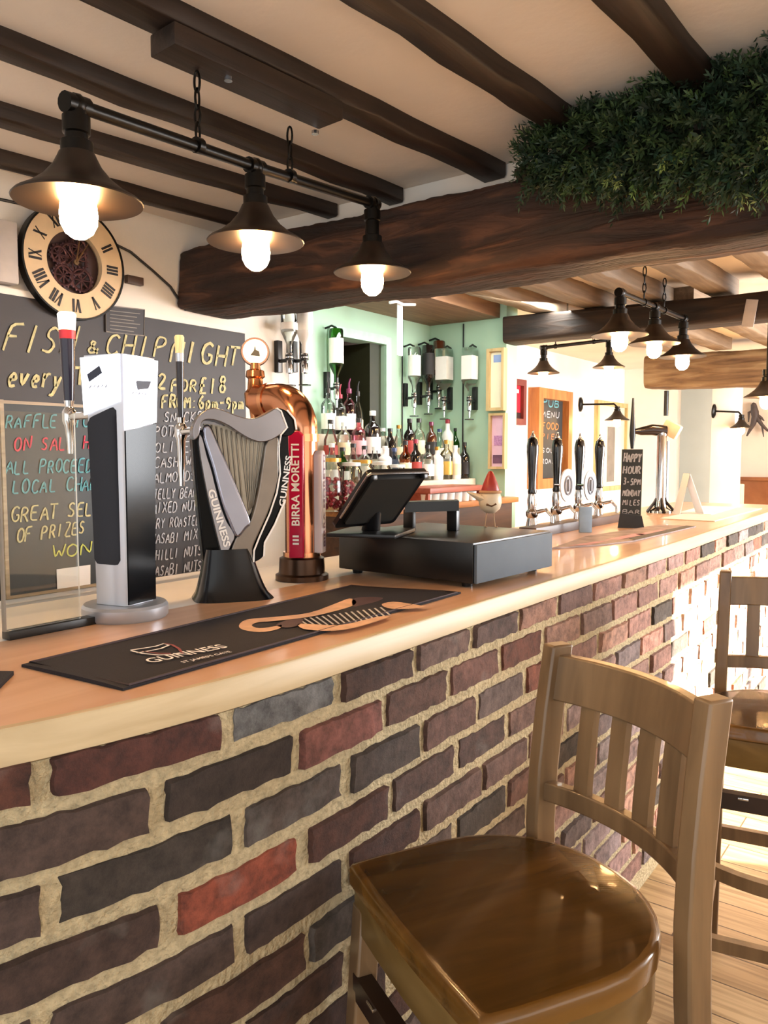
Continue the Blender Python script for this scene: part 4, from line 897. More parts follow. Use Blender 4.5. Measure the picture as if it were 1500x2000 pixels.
mb = MB(); mb.lathe([(0.024, 0.094), (0.025, 0.100), (0.020, 0.118), (0.012, 0.138), (0.006, 0.150), (0.0, 0.153)], 20, bp); obj('hat', mb, mat('dull_red_hat', '#9c2d24', 0.4, var=0.1), bd_, True)
mb = MB(); mb.tube([bp+np.array([0.027*math.cos(a_), 0.027*math.sin(a_), 0.096]) for a_ in np.linspace(0, 2*math.pi, 25)[:-1]], 0.004, 8, closed=True); obj('hat_brim', mb, mat('tan_hat_brim', '#b98b62', 0.6), bd_, True)
mb = MB(); mb.tube([bp+bw*x+np.array([0, 0, z])-fw*0.027 for x, z in ((0.014, 0.062), (0.0, 0.058), (-0.012, 0.064))], 0.0035, 6); obj('wing_mark', mb, mat('brown_wing_mark', '#6b4a30', 0.6), bd_, True)
for x, z in ((-0.014, 0), (0.014, 0)):
    mb = MB(); mb.tube([bp+bw*(x*0.6)+np.array([0, 0, 0.045]), bp+bw*x+np.array([0, 0, 0.0015]), bp+bw*(x-0.004)-fw*0.010+np.array([0, 0, 0.0015])], 0.0018, 6); obj('leg', mb, mat('wire_leg', '#b99a7c', 0.4), bd_, True)

# ---------------------------------------------------------------- bar stools (origin on the floor, seat front towards +x)
def seat_outline(inset=0.0, n=7):
    P = []
    F_, B_, HF, HM = 0.170-inset, -0.200+inset, 0.198-inset, 0.204-inset
    for k in range(n+1): a = math.radians(90*k/n); P.append((F_-0.01+0.01*math.sin(a), -HF+0.01-0.01*math.cos(a)))
    P += [(F_+0.004, -HF*0.5), (F_+0.006, 0), (F_+0.004, HF*0.5)]
    for k in range(n+1): a = math.radians(90*k/n); P.append((F_-0.01+0.01*math.cos(a), HF-0.01+0.01*math.sin(a)))
    P += [(0.11, HF+0.004), (0.05, HM-0.001), (0.0, HM)]
    for k in range(1, 16):
        a = math.pi*k/16; P.append((B_*abs(math.sin(a))**0.95, HM*math.copysign(abs(math.cos(a))**0.9, math.cos(a))))
    P += [(0.0, -HM), (0.05, -HM+0.001), (0.11, -HF-0.004)]
    return P
def make_stool(label, group):
    t = thing('bar_stool', label, 'bar stool', (0, 0, 0), 0, group)
    mb = MB(); lv_ = [(0.006, 0.724), (0.0, 0.729), (0.0, 0.753), (0.003, 0.758), (0.010, 0.760)]
    rings = [[(x, y, z) for x, y in seat_outline(i)] for i, z in lv_]
    mb.loft(rings)
    o1 = seat_outline(0.012); cx = 0.0; mb2 = MB()
    rings2 = []
    for k, t_ in enumerate([1.0, 0.7, 0.4, 0.12]): rings2.append([(x*t_, y*t_, 0.760-0.004*(1-t_)) for x, y in o1])
    mb.loft(rings2); obj('seat', mb, M_SEAT, t, ang=50)
    mb = MB(); out = seat_outline(0.010); rings = [[(x, y, z) for x, y in seat_outline(i)] for i, z in ((0.010, 0.656), (0.006, 0.662), (0.006, 0.726))]; mb.loft(rings); obj('apron', mb, M_SEATSIDE, t, ang=50)
    def leg(P, sx, sy):
        mb = MB(); rows = []
        for x, y, z in P: rows.append([(x-sx, y-sy, z), (x+sx, y-sy, z), (x+sx, y+sy, z), (x-sx, y+sy, z)])
        mb.loft(rows); o = obj('leg', mb, M_STOOL, t); md = o.modifiers.new('b', 'BEVEL'); md.width = 0.004; md.segments = 2; md.limit_method = 'ANGLE'; return o
    for s in (-1, 1):
        leg([(0.180, s*0.190, 0.0), (0.164, s*0.180, 0.40), (0.148, s*0.171, 0.70)], 0.018, 0.018)
        leg([(-0.232, s*0.176, 0.0), (-0.205, s*0.172, 0.35), (-0.182, s*0.170, 0.66), (-0.178, s*0.170, 0.77), (-0.183, s*0.169, 0.87), (-0.193, s*0.168, 0.97), (-0.208, s*0.167, 1.078)], 0.021, 0.0155)
    def bow(y): return -0.038*(1-(y/0.16)**2)
    def slatx(z): return np.interp(z, [0.77, 0.87, 0.97, 1.078], [-0.178, -0.183, -0.193, -0.208])
    def rail(name, z0, z1, th, arch=0.0):
        mb = MB(); rows = []
        for y in np.linspace(-0.158, 0.158, 19):
            b_ = bow(y); za, zb_ = z0+0.0, z1+arch*(1-(y/0.158)**2)
            rows.append([(slatx(za)+b_-th, y, za), (slatx(za)+b_+th, y, za), (slatx(zb_)+b_+th, y, zb_), (slatx(zb_)+b_-th, y, zb_)])
        mb.loft(rows); o = obj(name, mb, M_STOOL, t); md = o.modifiers.new('b', 'BEVEL'); md.width = 0.003; md.segments = 2; md.limit_method = 'ANGLE'
    rail('top_rail', 0.985, 1.062, 0.011, 0.0); rail('back_rail', 0.812, 0.845, 0.011)
    for y in (-0.094, -0.032, 0.030, 0.092):
        mb = MB(); rows = []
        for z in np.linspace(0.838, 0.995, 6):
            x = slatx(z)+bow(y); rows.append([(x-0.006, y-0.0165, z), (x+0.006, y-0.0165, z), (x+0.006, y+0.0165, z), (x-0.006, y+0.0165, z)])
        mb.loft(rows); obj('slat', mb, M_STOOL, t)
    def bar(name, a, b, w_, h_, m, bend=(0, 0, 0), label=None):
        mb = MB(); rows = []; a = np.array(a, float); b = np.array(b, float); d = b-a; d /= np.linalg.norm(d); sd = np.cross(d, [0, 0, 1.0]); sd /= np.linalg.norm(sd)
        for u in np.linspace(0, 1, 11):
            p = a*(1-u)+b*u+np.array(bend)*4*u*(1-u); rows.append([p-sd*w_-np.array([0, 0, h_]), p+sd*w_-np.array([0, 0, h_]), p+sd*w_+np.array([0, 0, h_]), p-sd*w_+np.array([0, 0, h_])])
        mb.loft(rows); return obj(name, mb, m, t, label=label)
    fr_ = bar('foot_rail', (0.160, -0.17, 0.575), (0.160, 0.17, 0.575), 0.013, 0.020, M_DARKRAIL, label='dark front rail with bright studs')
    mb = MB()
    for y in (-0.10, -0.03, 0.04, 0.09): mb.box((0.174, y, 0.587), (0.005, 0.024, 0.006), 0.002)
    obj('stud', mb, M_CHROME, fr_)
    for s in (-1, 1):
        bar('stretcher', (0.178, s*0.180, 0.22), (-0.214, s*0.174, 0.22), 0.010, 0.016, M_STOOL)
        bar('stretcher', (0.170, s*0.176, 0.42), (-0.202, s*0.171, 0.42), 0.010, 0.016, M_STOOL, (0, 0, 0.03))
    bar('stretcher', (-0.206, -0.172, 0.33), (-0.206, 0.172, 0.33), 0.010, 0.018, M_STOOL, (0.0, 0, 0.0)); bar('stretcher', (0.168, -0.172, 0.40), (0.168, 0.172, 0.40), 0.012, 0.016, M_STOOL, (0.05, 0, 0.0)); bar('stretcher', (0.176, -0.17, 0.22), (0.176, 0.17, 0.22), 0.011, 0.016, M_STOOL)
    return t
GS = 'wooden bar stools along the bar'
stool = make_stool('nearest wooden bar stool with slatted back, its brown seat pushed against the brick bar', GS)
Ms = Matrix.Translation((0.990, 0.511, 0)) @ Matrix.Rotation(math.radians(151.5), 4, 'Z'); stool.matrix_world = Ms; ROOTM[stool.name] = Ms
s2 = dup(stool, (2.16, 0.34, 0), math.radians(191), 'second wooden bar stool farther along the bar, half out of the picture in the sunlight', GS)

# ---------------------------------------------------------------- pendant lamps
M_SHADE = mat('dark_bronze_shade', '#2e241d', 0.4, 0.5, var=0.15); M_SHADE_IN = mat('tan_shade_lining', '#dcb488', 0.55, var=0.05)
M_PIPE = mat('black_iron_pipe', '#18140f', 0.35, 0.7, var=0.2, vscale=40)
def lamp(root, p, zp, lit=26.0, rad=0.111, bulb=True, clear=False):
    """shade with its rim centre at p, neck rising to zp"""
    k = rad/0.111
    mb = MB(); mb.lathe([(0.111*k, 0.0), (0.1125*k, 0.002), (0.108*k, 0.007), (0.085*k, 0.020), (0.060*k, 0.040*k), (0.042*k, 0.062*k), (0.034*k, 0.078*k), (0.031*k, 0.085*k), (0.0, 0.086*k)], 40, p); sh = obj('lamp_shade', mb, M_SHADE, root, True, ang=50)
    mb = MB(); mb.lathe([(0.1105*k, 0.0005), (0.082*k, 0.017*k), (0.057*k, 0.037*k), (0.039*k, 0.058*k), (0.030*k, 0.072*k), (0.0, 0.074*k)], 40, p); obj('lining', mb, M_SHADE_IN, sh, True, ang=50)
    mb = MB(); z = zp-p[2]; mb.lathe([(0.0, 0.083*k), (0.028, 0.083*k), (0.028, 0.105*k), (0.02, 0.108*k), (0.020, max(z-0.035, 0.11*k)), (0.024, max(z-0.033, 0.112*k)), (0.024, max(z-0.004, 0.125*k)), (0.0, z)], 20, p); obj('lamp_holder', mb, M_PIPE, root, True)
    if bulb:
        mb = MB(); mb.lathe([(0.0, -0.064), (0.012, -0.062), (0.024, -0.053), (0.0315, -0.038), (0.033, -0.020), (0.030, 0.005), (0.021, 0.030), (0.016, 0.055), (0.0, 0.056)], 24, p)
        obj('bulb', mb, M_BULB, root, True, label='glowing bulb')
def chain(root, top, bot, n=None, r=0.011, t=0.0027):
    top = np.array(top, float); bot = np.array(bot, float); L_ = np.linalg.norm(bot-top); d = (bot-top)/L_; n = n or max(2, int(round(L_/(r*3.0)))); st = L_/n
    s_ = np.cross(d, [0.9, 0.2, 0.1]); s_ /= np.linalg.norm(s_); q = np.cross(d, s_); mb = MB()
    for i in range(n):
        c = top+d*st*(i+0.5); e = s_ if i % 2 == 0 else q
        mb.tube([c+e*r*0.62*math.cos(a)+d*(st*0.62)*math.sin(a) for a in np.linspace(0, 2*math.pi, 17)[:-1]], t, 6, closed=True)
    return obj('chain', mb, M_PIPE, root, True)
def project(p):
    d = np.array(p)-EYE; z = d@fw; return CX+F*(d@rt)/z, CY-F*(d@up)/z
def pendant_trio(label, rims, pipes, chains_px, ztop, plank=None, group=None):
    P = [np.array(p) for p in pipes]
    root = thing('pendant_rail', label, 'pendant light', P[1], 0, group)
    for (a, b) in zip(rims, P): lamp(root, np.array([b[0], b[1], a[2]]), b[2]-0.016)
    mb = MB(); mb.tube([P[0], P[1], P[-1]] if len(P) > 2 else P, 0.0125, 14)
    for p in P:
        d = (P[-1]-P[0]); d /= np.linalg.norm(d)
        mb.tube([p-d*0.024, p+d*0.024], 0.018, 14); mb.tube([p, p-np.array([0, 0, 0.03])], 0.0175, 14)
        bm_ = bmesh.new(); bmesh.ops.create_icosphere(bm_, subdivisions=2, radius=0.0205); mb.bm(bm_, Matrix.Translation(Vector(p)))
    obj('pipe', mb, M_PIPE, root, True)
    pts = []
    for px in chains_px:
        ts = np.linspace(0, 1, 300); best = min(ts, key=lambda t: abs(project(P[0]*(1-t)+P[-1]*t)[0]-px)); p = P[0]*(1-best)+P[-1]*best; pts.append(p)
        chain(root, (p[0], p[1], ztop-0.004), (p[0], p[1], p[2]+0.010))
        mb = MB(); mb.tube([p+np.array([0, 0.0, 0])-d*0.008, p+d*0.008], 0.0165, 12); obj('clamp', mb, M_PIPE, root, True)
    return root, pts
R3 = [at_d(143, 392, 1.405), at_d(489, 470, 1.83), at_d(727, 532, 2.29)]; P3 = [at_d(148, 205, 1.405), at_d(489, 327, 1.83), at_d(727, 397, 2.29)]
P3[1] = (P3[0]+P3[2])/2*0.5+P3[1]*0.5
r1, pts = pendant_trio('black iron rail of three lit pendant lamps hung by chains above the bar in front', R3, P3, (386, 567), 2.2)
mb = MB(); c = (pts[0]+pts[1])/2; d = pts[1]-pts[0]; an = math.atan2(-0.078, 1.0)
mb.box((c[0]-0.02, 1.335-0.078*(c[0]-0.91)+0.01, 2.2235), (np.linalg.norm(d[:2])+0.15, 0.085, 0.044), 0.004, Matrix.Rotation(an, 3, 'Z')); obj('plank', mb, M_JOIST, r1, True)
mb = MB()
for p in pts: mb.lathe([(0, -0.006), (0.009, -0.006), (0.009, 0.002), (0, 0.002)], 10, (p[0]+0.06, p[1]-0.03, 2.2)); 
obj('screw', mb, M_STEEL, r1, True)
R3 = [at_d(1211, 655, 3.19), at_d(1278, 672, 3.55), at_d(1328, 697, 3.9)]; P3 = [at_d(1212, 572, 3.19), at_d(1278, 598, 3.55), at_d(1335, 622, 3.9)]; P3[1] = (P3[0]+P3[2])/2
R3[1] = np.array([P3[1][0], P3[1][1], R3[1][2]])
pendant_trio('second black rail of three lit pendant lamps on chains beyond the big oak beam', R3, P3, (1258, 1297), 2.207)
R3 = [at_d(1060, 729, 5.55), at_d(1187, 716, 5.55)]; P3 = [at_d(1062, 679, 5.55), at_d(1190, 664, 5.6)]
r_, pts = pendant_trio('pair of pendant lamps on a black rail in front of the white far wall', R3, P3, (1085, 1160), ZCE-0.001)
p = at_d(1497, 776, 4.2); rl = thing('pendant_lamp', 'single dark pendant shade cut by the picture edge in front of the light brown beam', 'pendant light', p)
lamp(rl, p, p[2]+0.15); mb = MB(); mb.tube([(p[0], p[1], p[2]+0.14), (p[0], p[1], ZCE-0.001)], 0.006, 10); obj('rod', mb, M_PIPE, rl, True)
def sconce(label, plate, out, drop, rad=0.111):
    plate = np.array(plate, float); out = np.array(out, float); r_ = thing('wall_lamp', label, 'wall lamp', plate)
    nrm = out/np.linalg.norm(out); M_ = nrm; Mr = Vector(nrm).to_track_quat('Z', 'Y').to_matrix()
    mb = MB(); mb.lathe([(0, 0), (0.05, 0), (0.05, 0.012), (0.03, 0.025), (0, 0.026)], 24, plate, Mr @ Matrix.Diagonal((0.75, 1.35, 1))); obj('wall_plate', mb, M_PIPE, r_, True)
    e = plate+out; mb = MB(); mb.tube([plate+nrm*0.02, e-nrm*0.03, e-np.array([0, 0, 0.03]), e-np.array([0, 0, drop-0.1])], 0.009, 10); obj('arm', mb, M_PIPE, r_, True)
    lamp(r_, e-np.array([0, 0, drop]), e[2]-drop+0.13, rad=rad); return r_
p = at_y(1133, 790, 2.995); sconce('small lit wall lamp with oval black plate on the white wall behind the pump handles', p, (0.05, -0.34, -0.005), 0.15)
p = at_x(1393, 803, 8.145); sconce('dark wall lamp with oval plate on the white pillar by the far room', p, (-0.05, -0.27, -0.02), 0.15, 0.10)

# ---------------------------------------------------------------- evergreen garland along the beam
mb = MB(); tones = []; r = np.random.RandomState(5)
def sprig(o, d, ln, tone, nl=9, wl=0.030):
    d = d/np.linalg.norm(d); s_ = np.cross(d, r.normal(size=3)); s_ /= np.linalg.norm(s_); q = np.cross(d, s_); n0 = len(mb.f)
    for k in range(nl):
        t = (k+0.6)/nl; p = o+d*ln*t+np.array([0, 0, -0.12*ln*t*t])
        for sg in (-1, 1):
            a = r.uniform(0.5, 0.9); v = d*math.cos(a)+(s_*math.cos(k*1.1)+q*math.sin(k*1.1))*sg*math.sin(a); L_ = wl*(1.15-0.6*t)*r.uniform(0.8, 1.2)
            w_ = np.cross(v, r.normal(size=3)); w_ /= np.linalg.norm(w_); w_ *= L_*0.13; m_ = p+v*L_*0.5
            mb.add([p, m_+w_, p+v*L_, m_-w_+np.cross(v, w_)*0.4], [(0, 1, 2, 3)])
    c = np.array(tone)*r.uniform(0.7, 1.3); c[3] = 1; tones.extend([c]*(len(mb.f)-n0))
GC = [lin('#24371f'), lin('#1c2e1a'), lin('#2e4426'), lin('#233c2a'), lin('#394f28')]; GY = [lin('#7f9452'), lin('#98a866'), lin('#6d8a48')]
for i in range(2200):
    u = r.uniform(0, 1)**0.9; y = 1.02-1.35*u; thick = np.interp(u, [0, 0.12, 0.35, 0.7, 1.0], [0.35, 0.75, 1.1, 1.3, 1.35])
    a = r.uniform(0, 2*math.pi); rad = math.sqrt(r.uniform(0, 1))
    x = 2.06-0.05*thick+0.085*thick*rad*math.cos(a); z = 2.215-0.065*u+0.115*thick*rad*math.sin(a)-0.02*thick+0.012*math.sin(y*23)
    if z > 2.335: z = 2.335-r.uniform(0, 0.03)
    x = min(x, 2.125)
    d = np.array([math.cos(a)*0.9-0.5, r.normal()*0.6, math.sin(a)*0.7-0.25])
    if z > 2.28: d[2] = -abs(d[2])
    tone = GC[r.randint(len(GC))]
    if z < 2.13 and r.rand() < np.interp(u, [0, 0.45, 0.6, 1], [0.12, 0.12, 0.75, 0.75]): tone = GY[r.randint(3)]
    sprig(np.array([x, y, z]), d, r.uniform(0.05, 0.095), tone)
mb.mi = 1
mb.tube([(2.09, y, 2.20+0.02*math.sin(y*9)) for y in np.linspace(1.08, -0.25, 30)], 0.018, 8)
nl_ = len(tones)
def attr_mat(name, rough=0.6):
    m, N, L, b = base_mat(name); at = N.new('ShaderNodeAttribute'); at.attribute_name = 'tone'; L.new(at.outputs['Color'], b.inputs['Base Color']); b.inputs['Roughness'].default_value = rough; return m
me = to_mesh('evergreen_garland', mb, [attr_mat('garland_needles'), mat('garland_stem', '#2d2418', 0.8)], 60, fix=False)
at = me.attributes.new('tone', 'FLOAT_COLOR', 'FACE'); arr = np.zeros((len(me.polygons), 4), np.float32); arr[:, 3] = 1; arr[:nl_] = np.array(tones, np.float32); at.data.foreach_set('color', arr.ravel())
obj('evergreen_garland', None, None, me=me, label='thick evergreen garland with paler tips draped along the big oak beam', cat='garland', kind='thing')

# ---------------------------------------------------------------- back bar: cabinet, shelves, bottles
cb = thing('back_bar_cabinet', 'stepped wooden back bar cabinet carrying the spirit bottles and sweet jars', 'cabinet', (3.5, 2.5, 0))
M_BB = wood('orange_bar_wood', '#8e5526', '#c08040', (3, 30, 30), 0.45)
mb = MB(); mb.span((2.74, 2.20, 0), (4.24, 2.795, 1.12)); obj('cabinet_body', mb, wood('dark_cabinet_wood', '#3a2517', '#5b3b24', (3, 30, 30), 0.5), cb, True)
mb = MB(); mb.span((2.73, 2.16, 1.12), (4.25, 2.795, 1.15), 0.004); obj('cabinet_top', mb, M_BB, cb, True)
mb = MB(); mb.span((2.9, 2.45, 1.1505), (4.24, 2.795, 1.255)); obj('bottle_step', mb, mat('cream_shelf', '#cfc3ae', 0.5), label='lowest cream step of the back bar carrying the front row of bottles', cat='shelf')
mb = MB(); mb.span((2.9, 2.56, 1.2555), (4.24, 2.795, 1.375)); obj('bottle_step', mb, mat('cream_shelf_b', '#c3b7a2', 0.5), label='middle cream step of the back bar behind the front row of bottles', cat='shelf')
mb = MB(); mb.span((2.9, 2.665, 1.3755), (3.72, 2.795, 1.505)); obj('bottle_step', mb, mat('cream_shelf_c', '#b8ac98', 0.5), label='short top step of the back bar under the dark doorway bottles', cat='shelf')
mb = MB(); a = at_y(852, 948, 2.2); b = at_y(934, 948, 2.2)
mb.span((a[0]-0.1, 2.17, 1.205), (b[0]+0.05, 2.40, 1.232), 0.003)
for xx in (a[0]-0.08, b[0]+0.03): mb.span((xx-0.01, 2.19, 1.15), (xx+0.01, 2.38, 1.205))
obj('glass_shelf_stand', mb, wood('reddish_shelf_wood', '#8a3f2c', '#b0604a', (3, 30, 30), 0.4), label='low reddish wooden stand at the end of the back bar', cat='stand')
GLS = {'clear': glass('clear_glass', '#eef2f0', 0.03), 'green': glass('green_glass', '#5f9a4a', 0.03), 'dark': mat('dark_bottle_glass', '#14100f', 0.06, var=0, coat=0.6), 'pink': glass('pink_glass', '#e3a0b0', 0.03), 'brown': mat('brown_bottle_glass', '#4a2413', 0.07, var=0, coat=0.6),
       'amber': glass('amber_glass', '#c98a3c', 0.03), 'blue': glass('blue_glass', '#9fb8d8', 0.03), 'white': mat('white_bottle', '#e9e6e2', 0.25, var=0)}
LBL = {'white': mat('white_label', '#eeebe6', 0.6, var=0.03), 'cream': mat('cream_label', '#e2d3b0', 0.6, var=0.05), 'pink': mat('pink_label', '#dba4ae', 0.6, var=0.05), 'black': mat('black_label', '#1d1a1c', 0.6), 'red': mat('red_label', '#a33a34', 0.6), 'gold': mat('gold_label', '#c2a04c', 0.4, 0.4)}
CAP = {'red': mat('red_cap', '#8f2437', 0.35), 'black': mat('black_cap', '#171519', 0.35), 'white': mat('white_cap', '#e9e9e9', 0.4), 'plum': mat('plum_cap', '#6a1f46', 0.3), 'gold': mat('gold_cap', '#b48a3e', 0.3, 0.8), 'blue': mat('blue_cap', '#2d3f6a', 0.35)}
def bottle_prof(kind, h, r_):
    if kind == 'wine': return [(0, 0), (r_*0.9, 0), (r_, 0.006), (r_, h*0.58), (r_*0.8, h*0.66), (r_*0.4, h*0.74), (r_*0.36, h*0.98), (0, h*0.98)]
    if kind == 'round': return [(0, 0), (r_*0.9, 0), (r_, 0.008), (r_, h*0.62), (r_*0.92, h*0.68), (r_*0.45, h*0.76), (r_*0.36, h*0.80), (r_*0.36, h*0.97), (0, h*0.97)]
    return [(0, 0), (r_*0.95, 0), (r_, 0.006), (r_*0.96, h*0.5), (r_*0.6, h*0.66), (r_*0.38, h*0.76), (r_*0.36, h*0.97), (0, h*0.97)]
GB = 'bottles on the back bar'; NB = [0]
def bottle(px, Y, z, kind, g, l, c, h, r_, label, pour=False):
    p = at_y(px, 900, Y); o = (p[0], Y, z); t = thing('bottle', label, 'bottle', o, 0, GB)
    pf = bottle_prof(kind, h, r_); mb = MB(); mb.lathe(pf, 20); obj('glass_body', mb, GLS[g], t)
    mb = MB(); z0, z1 = h*0.12, h*(0.46 if kind != 'cone' else 0.36); mb.lathe([(r_*1.005, z0), (r_*1.02, z0), (r_*1.02 if kind != 'cone' else r_*1.0, z1), (r_*0.9, z1)], 20); obj('label', mb, LBL[l], t)
    mb = MB(); nr = r_*0.36+0.002; mb.lathe([(0, h*0.9), (nr, h*0.9), (nr, h), (nr*0.8, h*1.004), (0, h*1.004)], 14)
    if pour: mb.tube([(0, 0, h), (0, 0, h+0.03), (0.012, 0, h+0.055)], [0.007, 0.005, 0.003], 8)
    obj('cap', mb, CAP[c], t)
ZA, ZBs, ZCs = 1.255, 1.375, 1.505
cn = {'clear': 'clear', 'green': 'green glass', 'dark': 'dark', 'pink': 'pink', 'brown': 'brown glass', 'amber': 'amber', 'blue': 'bluish', 'white': 'white'}
rows_ = [
 ('top bottle step', 2.73, ZCs, [(641, 'round', 'clear', 'white', 'black', 0.24, 0.036, 1), (664, 'round', 'clear', 'white', 'red', 0.215, 0.037, 1), (682, 'round', 'pink', 'white', 'plum', 0.25, 0.037, 1), (699, 'cone', 'clear', 'cream', 'black', 0.24, 0.030, 1)]),
 ('middle bottle step', 2.61, ZBs, [(646, 'cone', 'clear', 'red', 'black', 0.20, 0.036, 0), (672, 'round', 'clear', 'cream', 'white', 0.19, 0.036, 0), (701, 'round', 'pink', 'pink', 'black', 0.215, 0.040, 0), (728, 'round', 'dark', 'white', 'white', 0.26, 0.043, 0), (748, 'cone', 'clear', 'white', 'white', 0.17, 0.034, 0), (762, 'cone', 'dark', 'black', 'black', 0.17, 0.034, 0),
    (779, 'cone', 'clear', 'cream', 'gold', 0.19, 0.033, 0), (800, 'wine', 'dark', 'red', 'black', 0.23, 0.036, 0), (818, 'wine', 'clear', 'cream', 'black', 0.235, 0.036, 0), (842, 'wine', 'brown', 'black', 'plum', 0.22, 0.034, 0), (858, 'cone', 'clear', 'white', 'blue', 0.18, 0.034, 0), (874, 'wine', 'white', 'cream', 'red', 0.24, 0.036, 0), (890, 'cone', 'green', 'cream', 'black', 0.19, 0.034, 0), (908, 'wine', 'green', 'white', 'white', 0.22, 0.032, 0)]),
 ('lower bottle step', 2.50, ZA, [(648, 'cone', 'clear', 'white', 'white', 0.20, 0.036, 0), (669, 'cone', 'green', 'white', 'black', 0.18, 0.034, 0), (690, 'cone', 'clear', 'white', 'black', 0.20, 0.036, 0), (712, 'round', 'clear', 'white', 'black', 0.19, 0.036, 0), (732, 'cone', 'clear', 'white', 'white', 0.185, 0.038, 0), (752, 'round', 'white', 'white', 'white', 0.19, 0.036, 0), (770, 'cone', 'blue', 'white', 'blue', 0.18, 0.034, 0),
    (792, 'wine', 'amber', 'cream', 'black', 0.22, 0.034, 0), (812, 'wine', 'dark', 'red', 'red', 0.23, 0.034, 0), (835, 'round', 'clear', 'white', 'black', 0.20, 0.038, 0), (854, 'round', 'white', 'white', 'gold', 0.19, 0.036, 0), (872, 'round', 'clear', 'gold', 'gold', 0.23, 0.037, 0), (889, 'round', 'white', 'cream', 'white', 0.20, 0.036, 0), (907, 'wine', 'dark', 'black', 'black', 0.22, 0.033, 0)]),
]
ordw = ['first', 'second', 'third', 'fourth', 'fifth', 'sixth', 'seventh', 'eighth', 'ninth', 'tenth', 'eleventh', 'twelfth', 'thirteenth', 'fourteenth']
for where, Y, z, L_ in rows_:
    for i, (px, kind, g, l, c, h, r0, pour) in enumerate(L_):
        bottle(px, Y, z, kind, g, l, c, h, r0, '%s bottle with %s label and %s cap, %s on the %s' % (cn[g], l, c, ordw[i], where), bool(pour))
# sweet jars in front
def jar(px, Y, r_, h, sweets, label, lid):
    p = at_y(px, 950, Y); t = thing('sweet_jar', label, 'jar', (p[0], Y, 1.15), 0, 'jars in front of the back bar bottles')
    mb = MB(); mb.lathe([(0, 0), (r_*0.95, 0), (r_, 0.006), (r_, h*0.82), (r_*0.8, h*0.9), (r_*0.8, h*0.93)], 24); obj('glass_body', mb, GLS['clear'], t)
    mb = MB(); rj = np.random.RandomState(px)
    for k in range(60):
        a = rj.uniform(0, 6.28); q = r_*0.82*math.sqrt(rj.uniform(0, 1)); b_ = bmesh.new(); bmesh.ops.create_icosphere(b_, subdivisions=1, radius=r_*0.2)
        mb.bm(b_, Matrix.Translation((q*math.cos(a), q*math.sin(a), rj.uniform(r_*0.25, h*0.62))))
    obj('sweets', mb, sweets, t, kind='stuff')
    mb = MB(); mb.lathe([(0, h*0.93), (r_*0.86, h*0.93), (r_*0.86, h), (0, h*1.01)], 24); obj('lid', mb, lid, t)
M_SW = [mat('red_sweets', '#a8283a', 0.3, var=0.4, vscale=80), mat('golden_sweets', '#c08a48', 0.35, var=0.35, vscale=80), mat('pale_sweets', '#d8cfc0', 0.4, var=0.3, vscale=80)]
jar(645, 2.29, 0.058, 0.235, M_SW[0], 'big glass jar of red sweets next to the copper font', CAP['gold']); jar(686, 2.235, 0.05, 0.215, M_SW[0], 'second glass jar of red sweets, to the right of the big one', CAP['white'])
jar(708, 2.30, 0.055, 0.225, M_SW[1], 'glass jar of golden sweets between the red jars and the till screen', CAP['gold']); jar(744, 2.33, 0.055, 0.215, M_SW[2], 'glass jar of pale sweets above the till screen', CAP['white']); jar(775, 2.33, 0.05, 0.20, M_SW[2], 'smaller glass jar of pale sweets nearer the upright bottles', CAP['white'])
mb = MB(); p = at_y(838, 960, 2.28)
for k in range(7):
    t = thing('tumbler', 'plain tumbler in the row under the reddish stand on the back bar', 'glass', (p[0]-0.12+k*0.075, 2.28+0.0*k, 1.232 if k > 9 else 1.15), 0, 'row of tumblers on the back bar') if k == 0 else None
    if k == 0:
        q = MB(); q.lathe([(0, 0), (0.026, 0), (0.03, 0.05), (0.027, 0.05), (0.024, 0.006), (0, 0.006)], 16); obj('glass_body', q, mat('frosted_white_glass', '#e6e4e0', 0.15, var=0), t); t0_ = t
    else: dup(t0_, (p[0]-0.12+k*0.075, 2.22, 1.15), 0)
t0_.location[1] = 2.22; t0_.matrix_world = Matrix.Translation((p[0]-0.12, 2.22, 1.15))
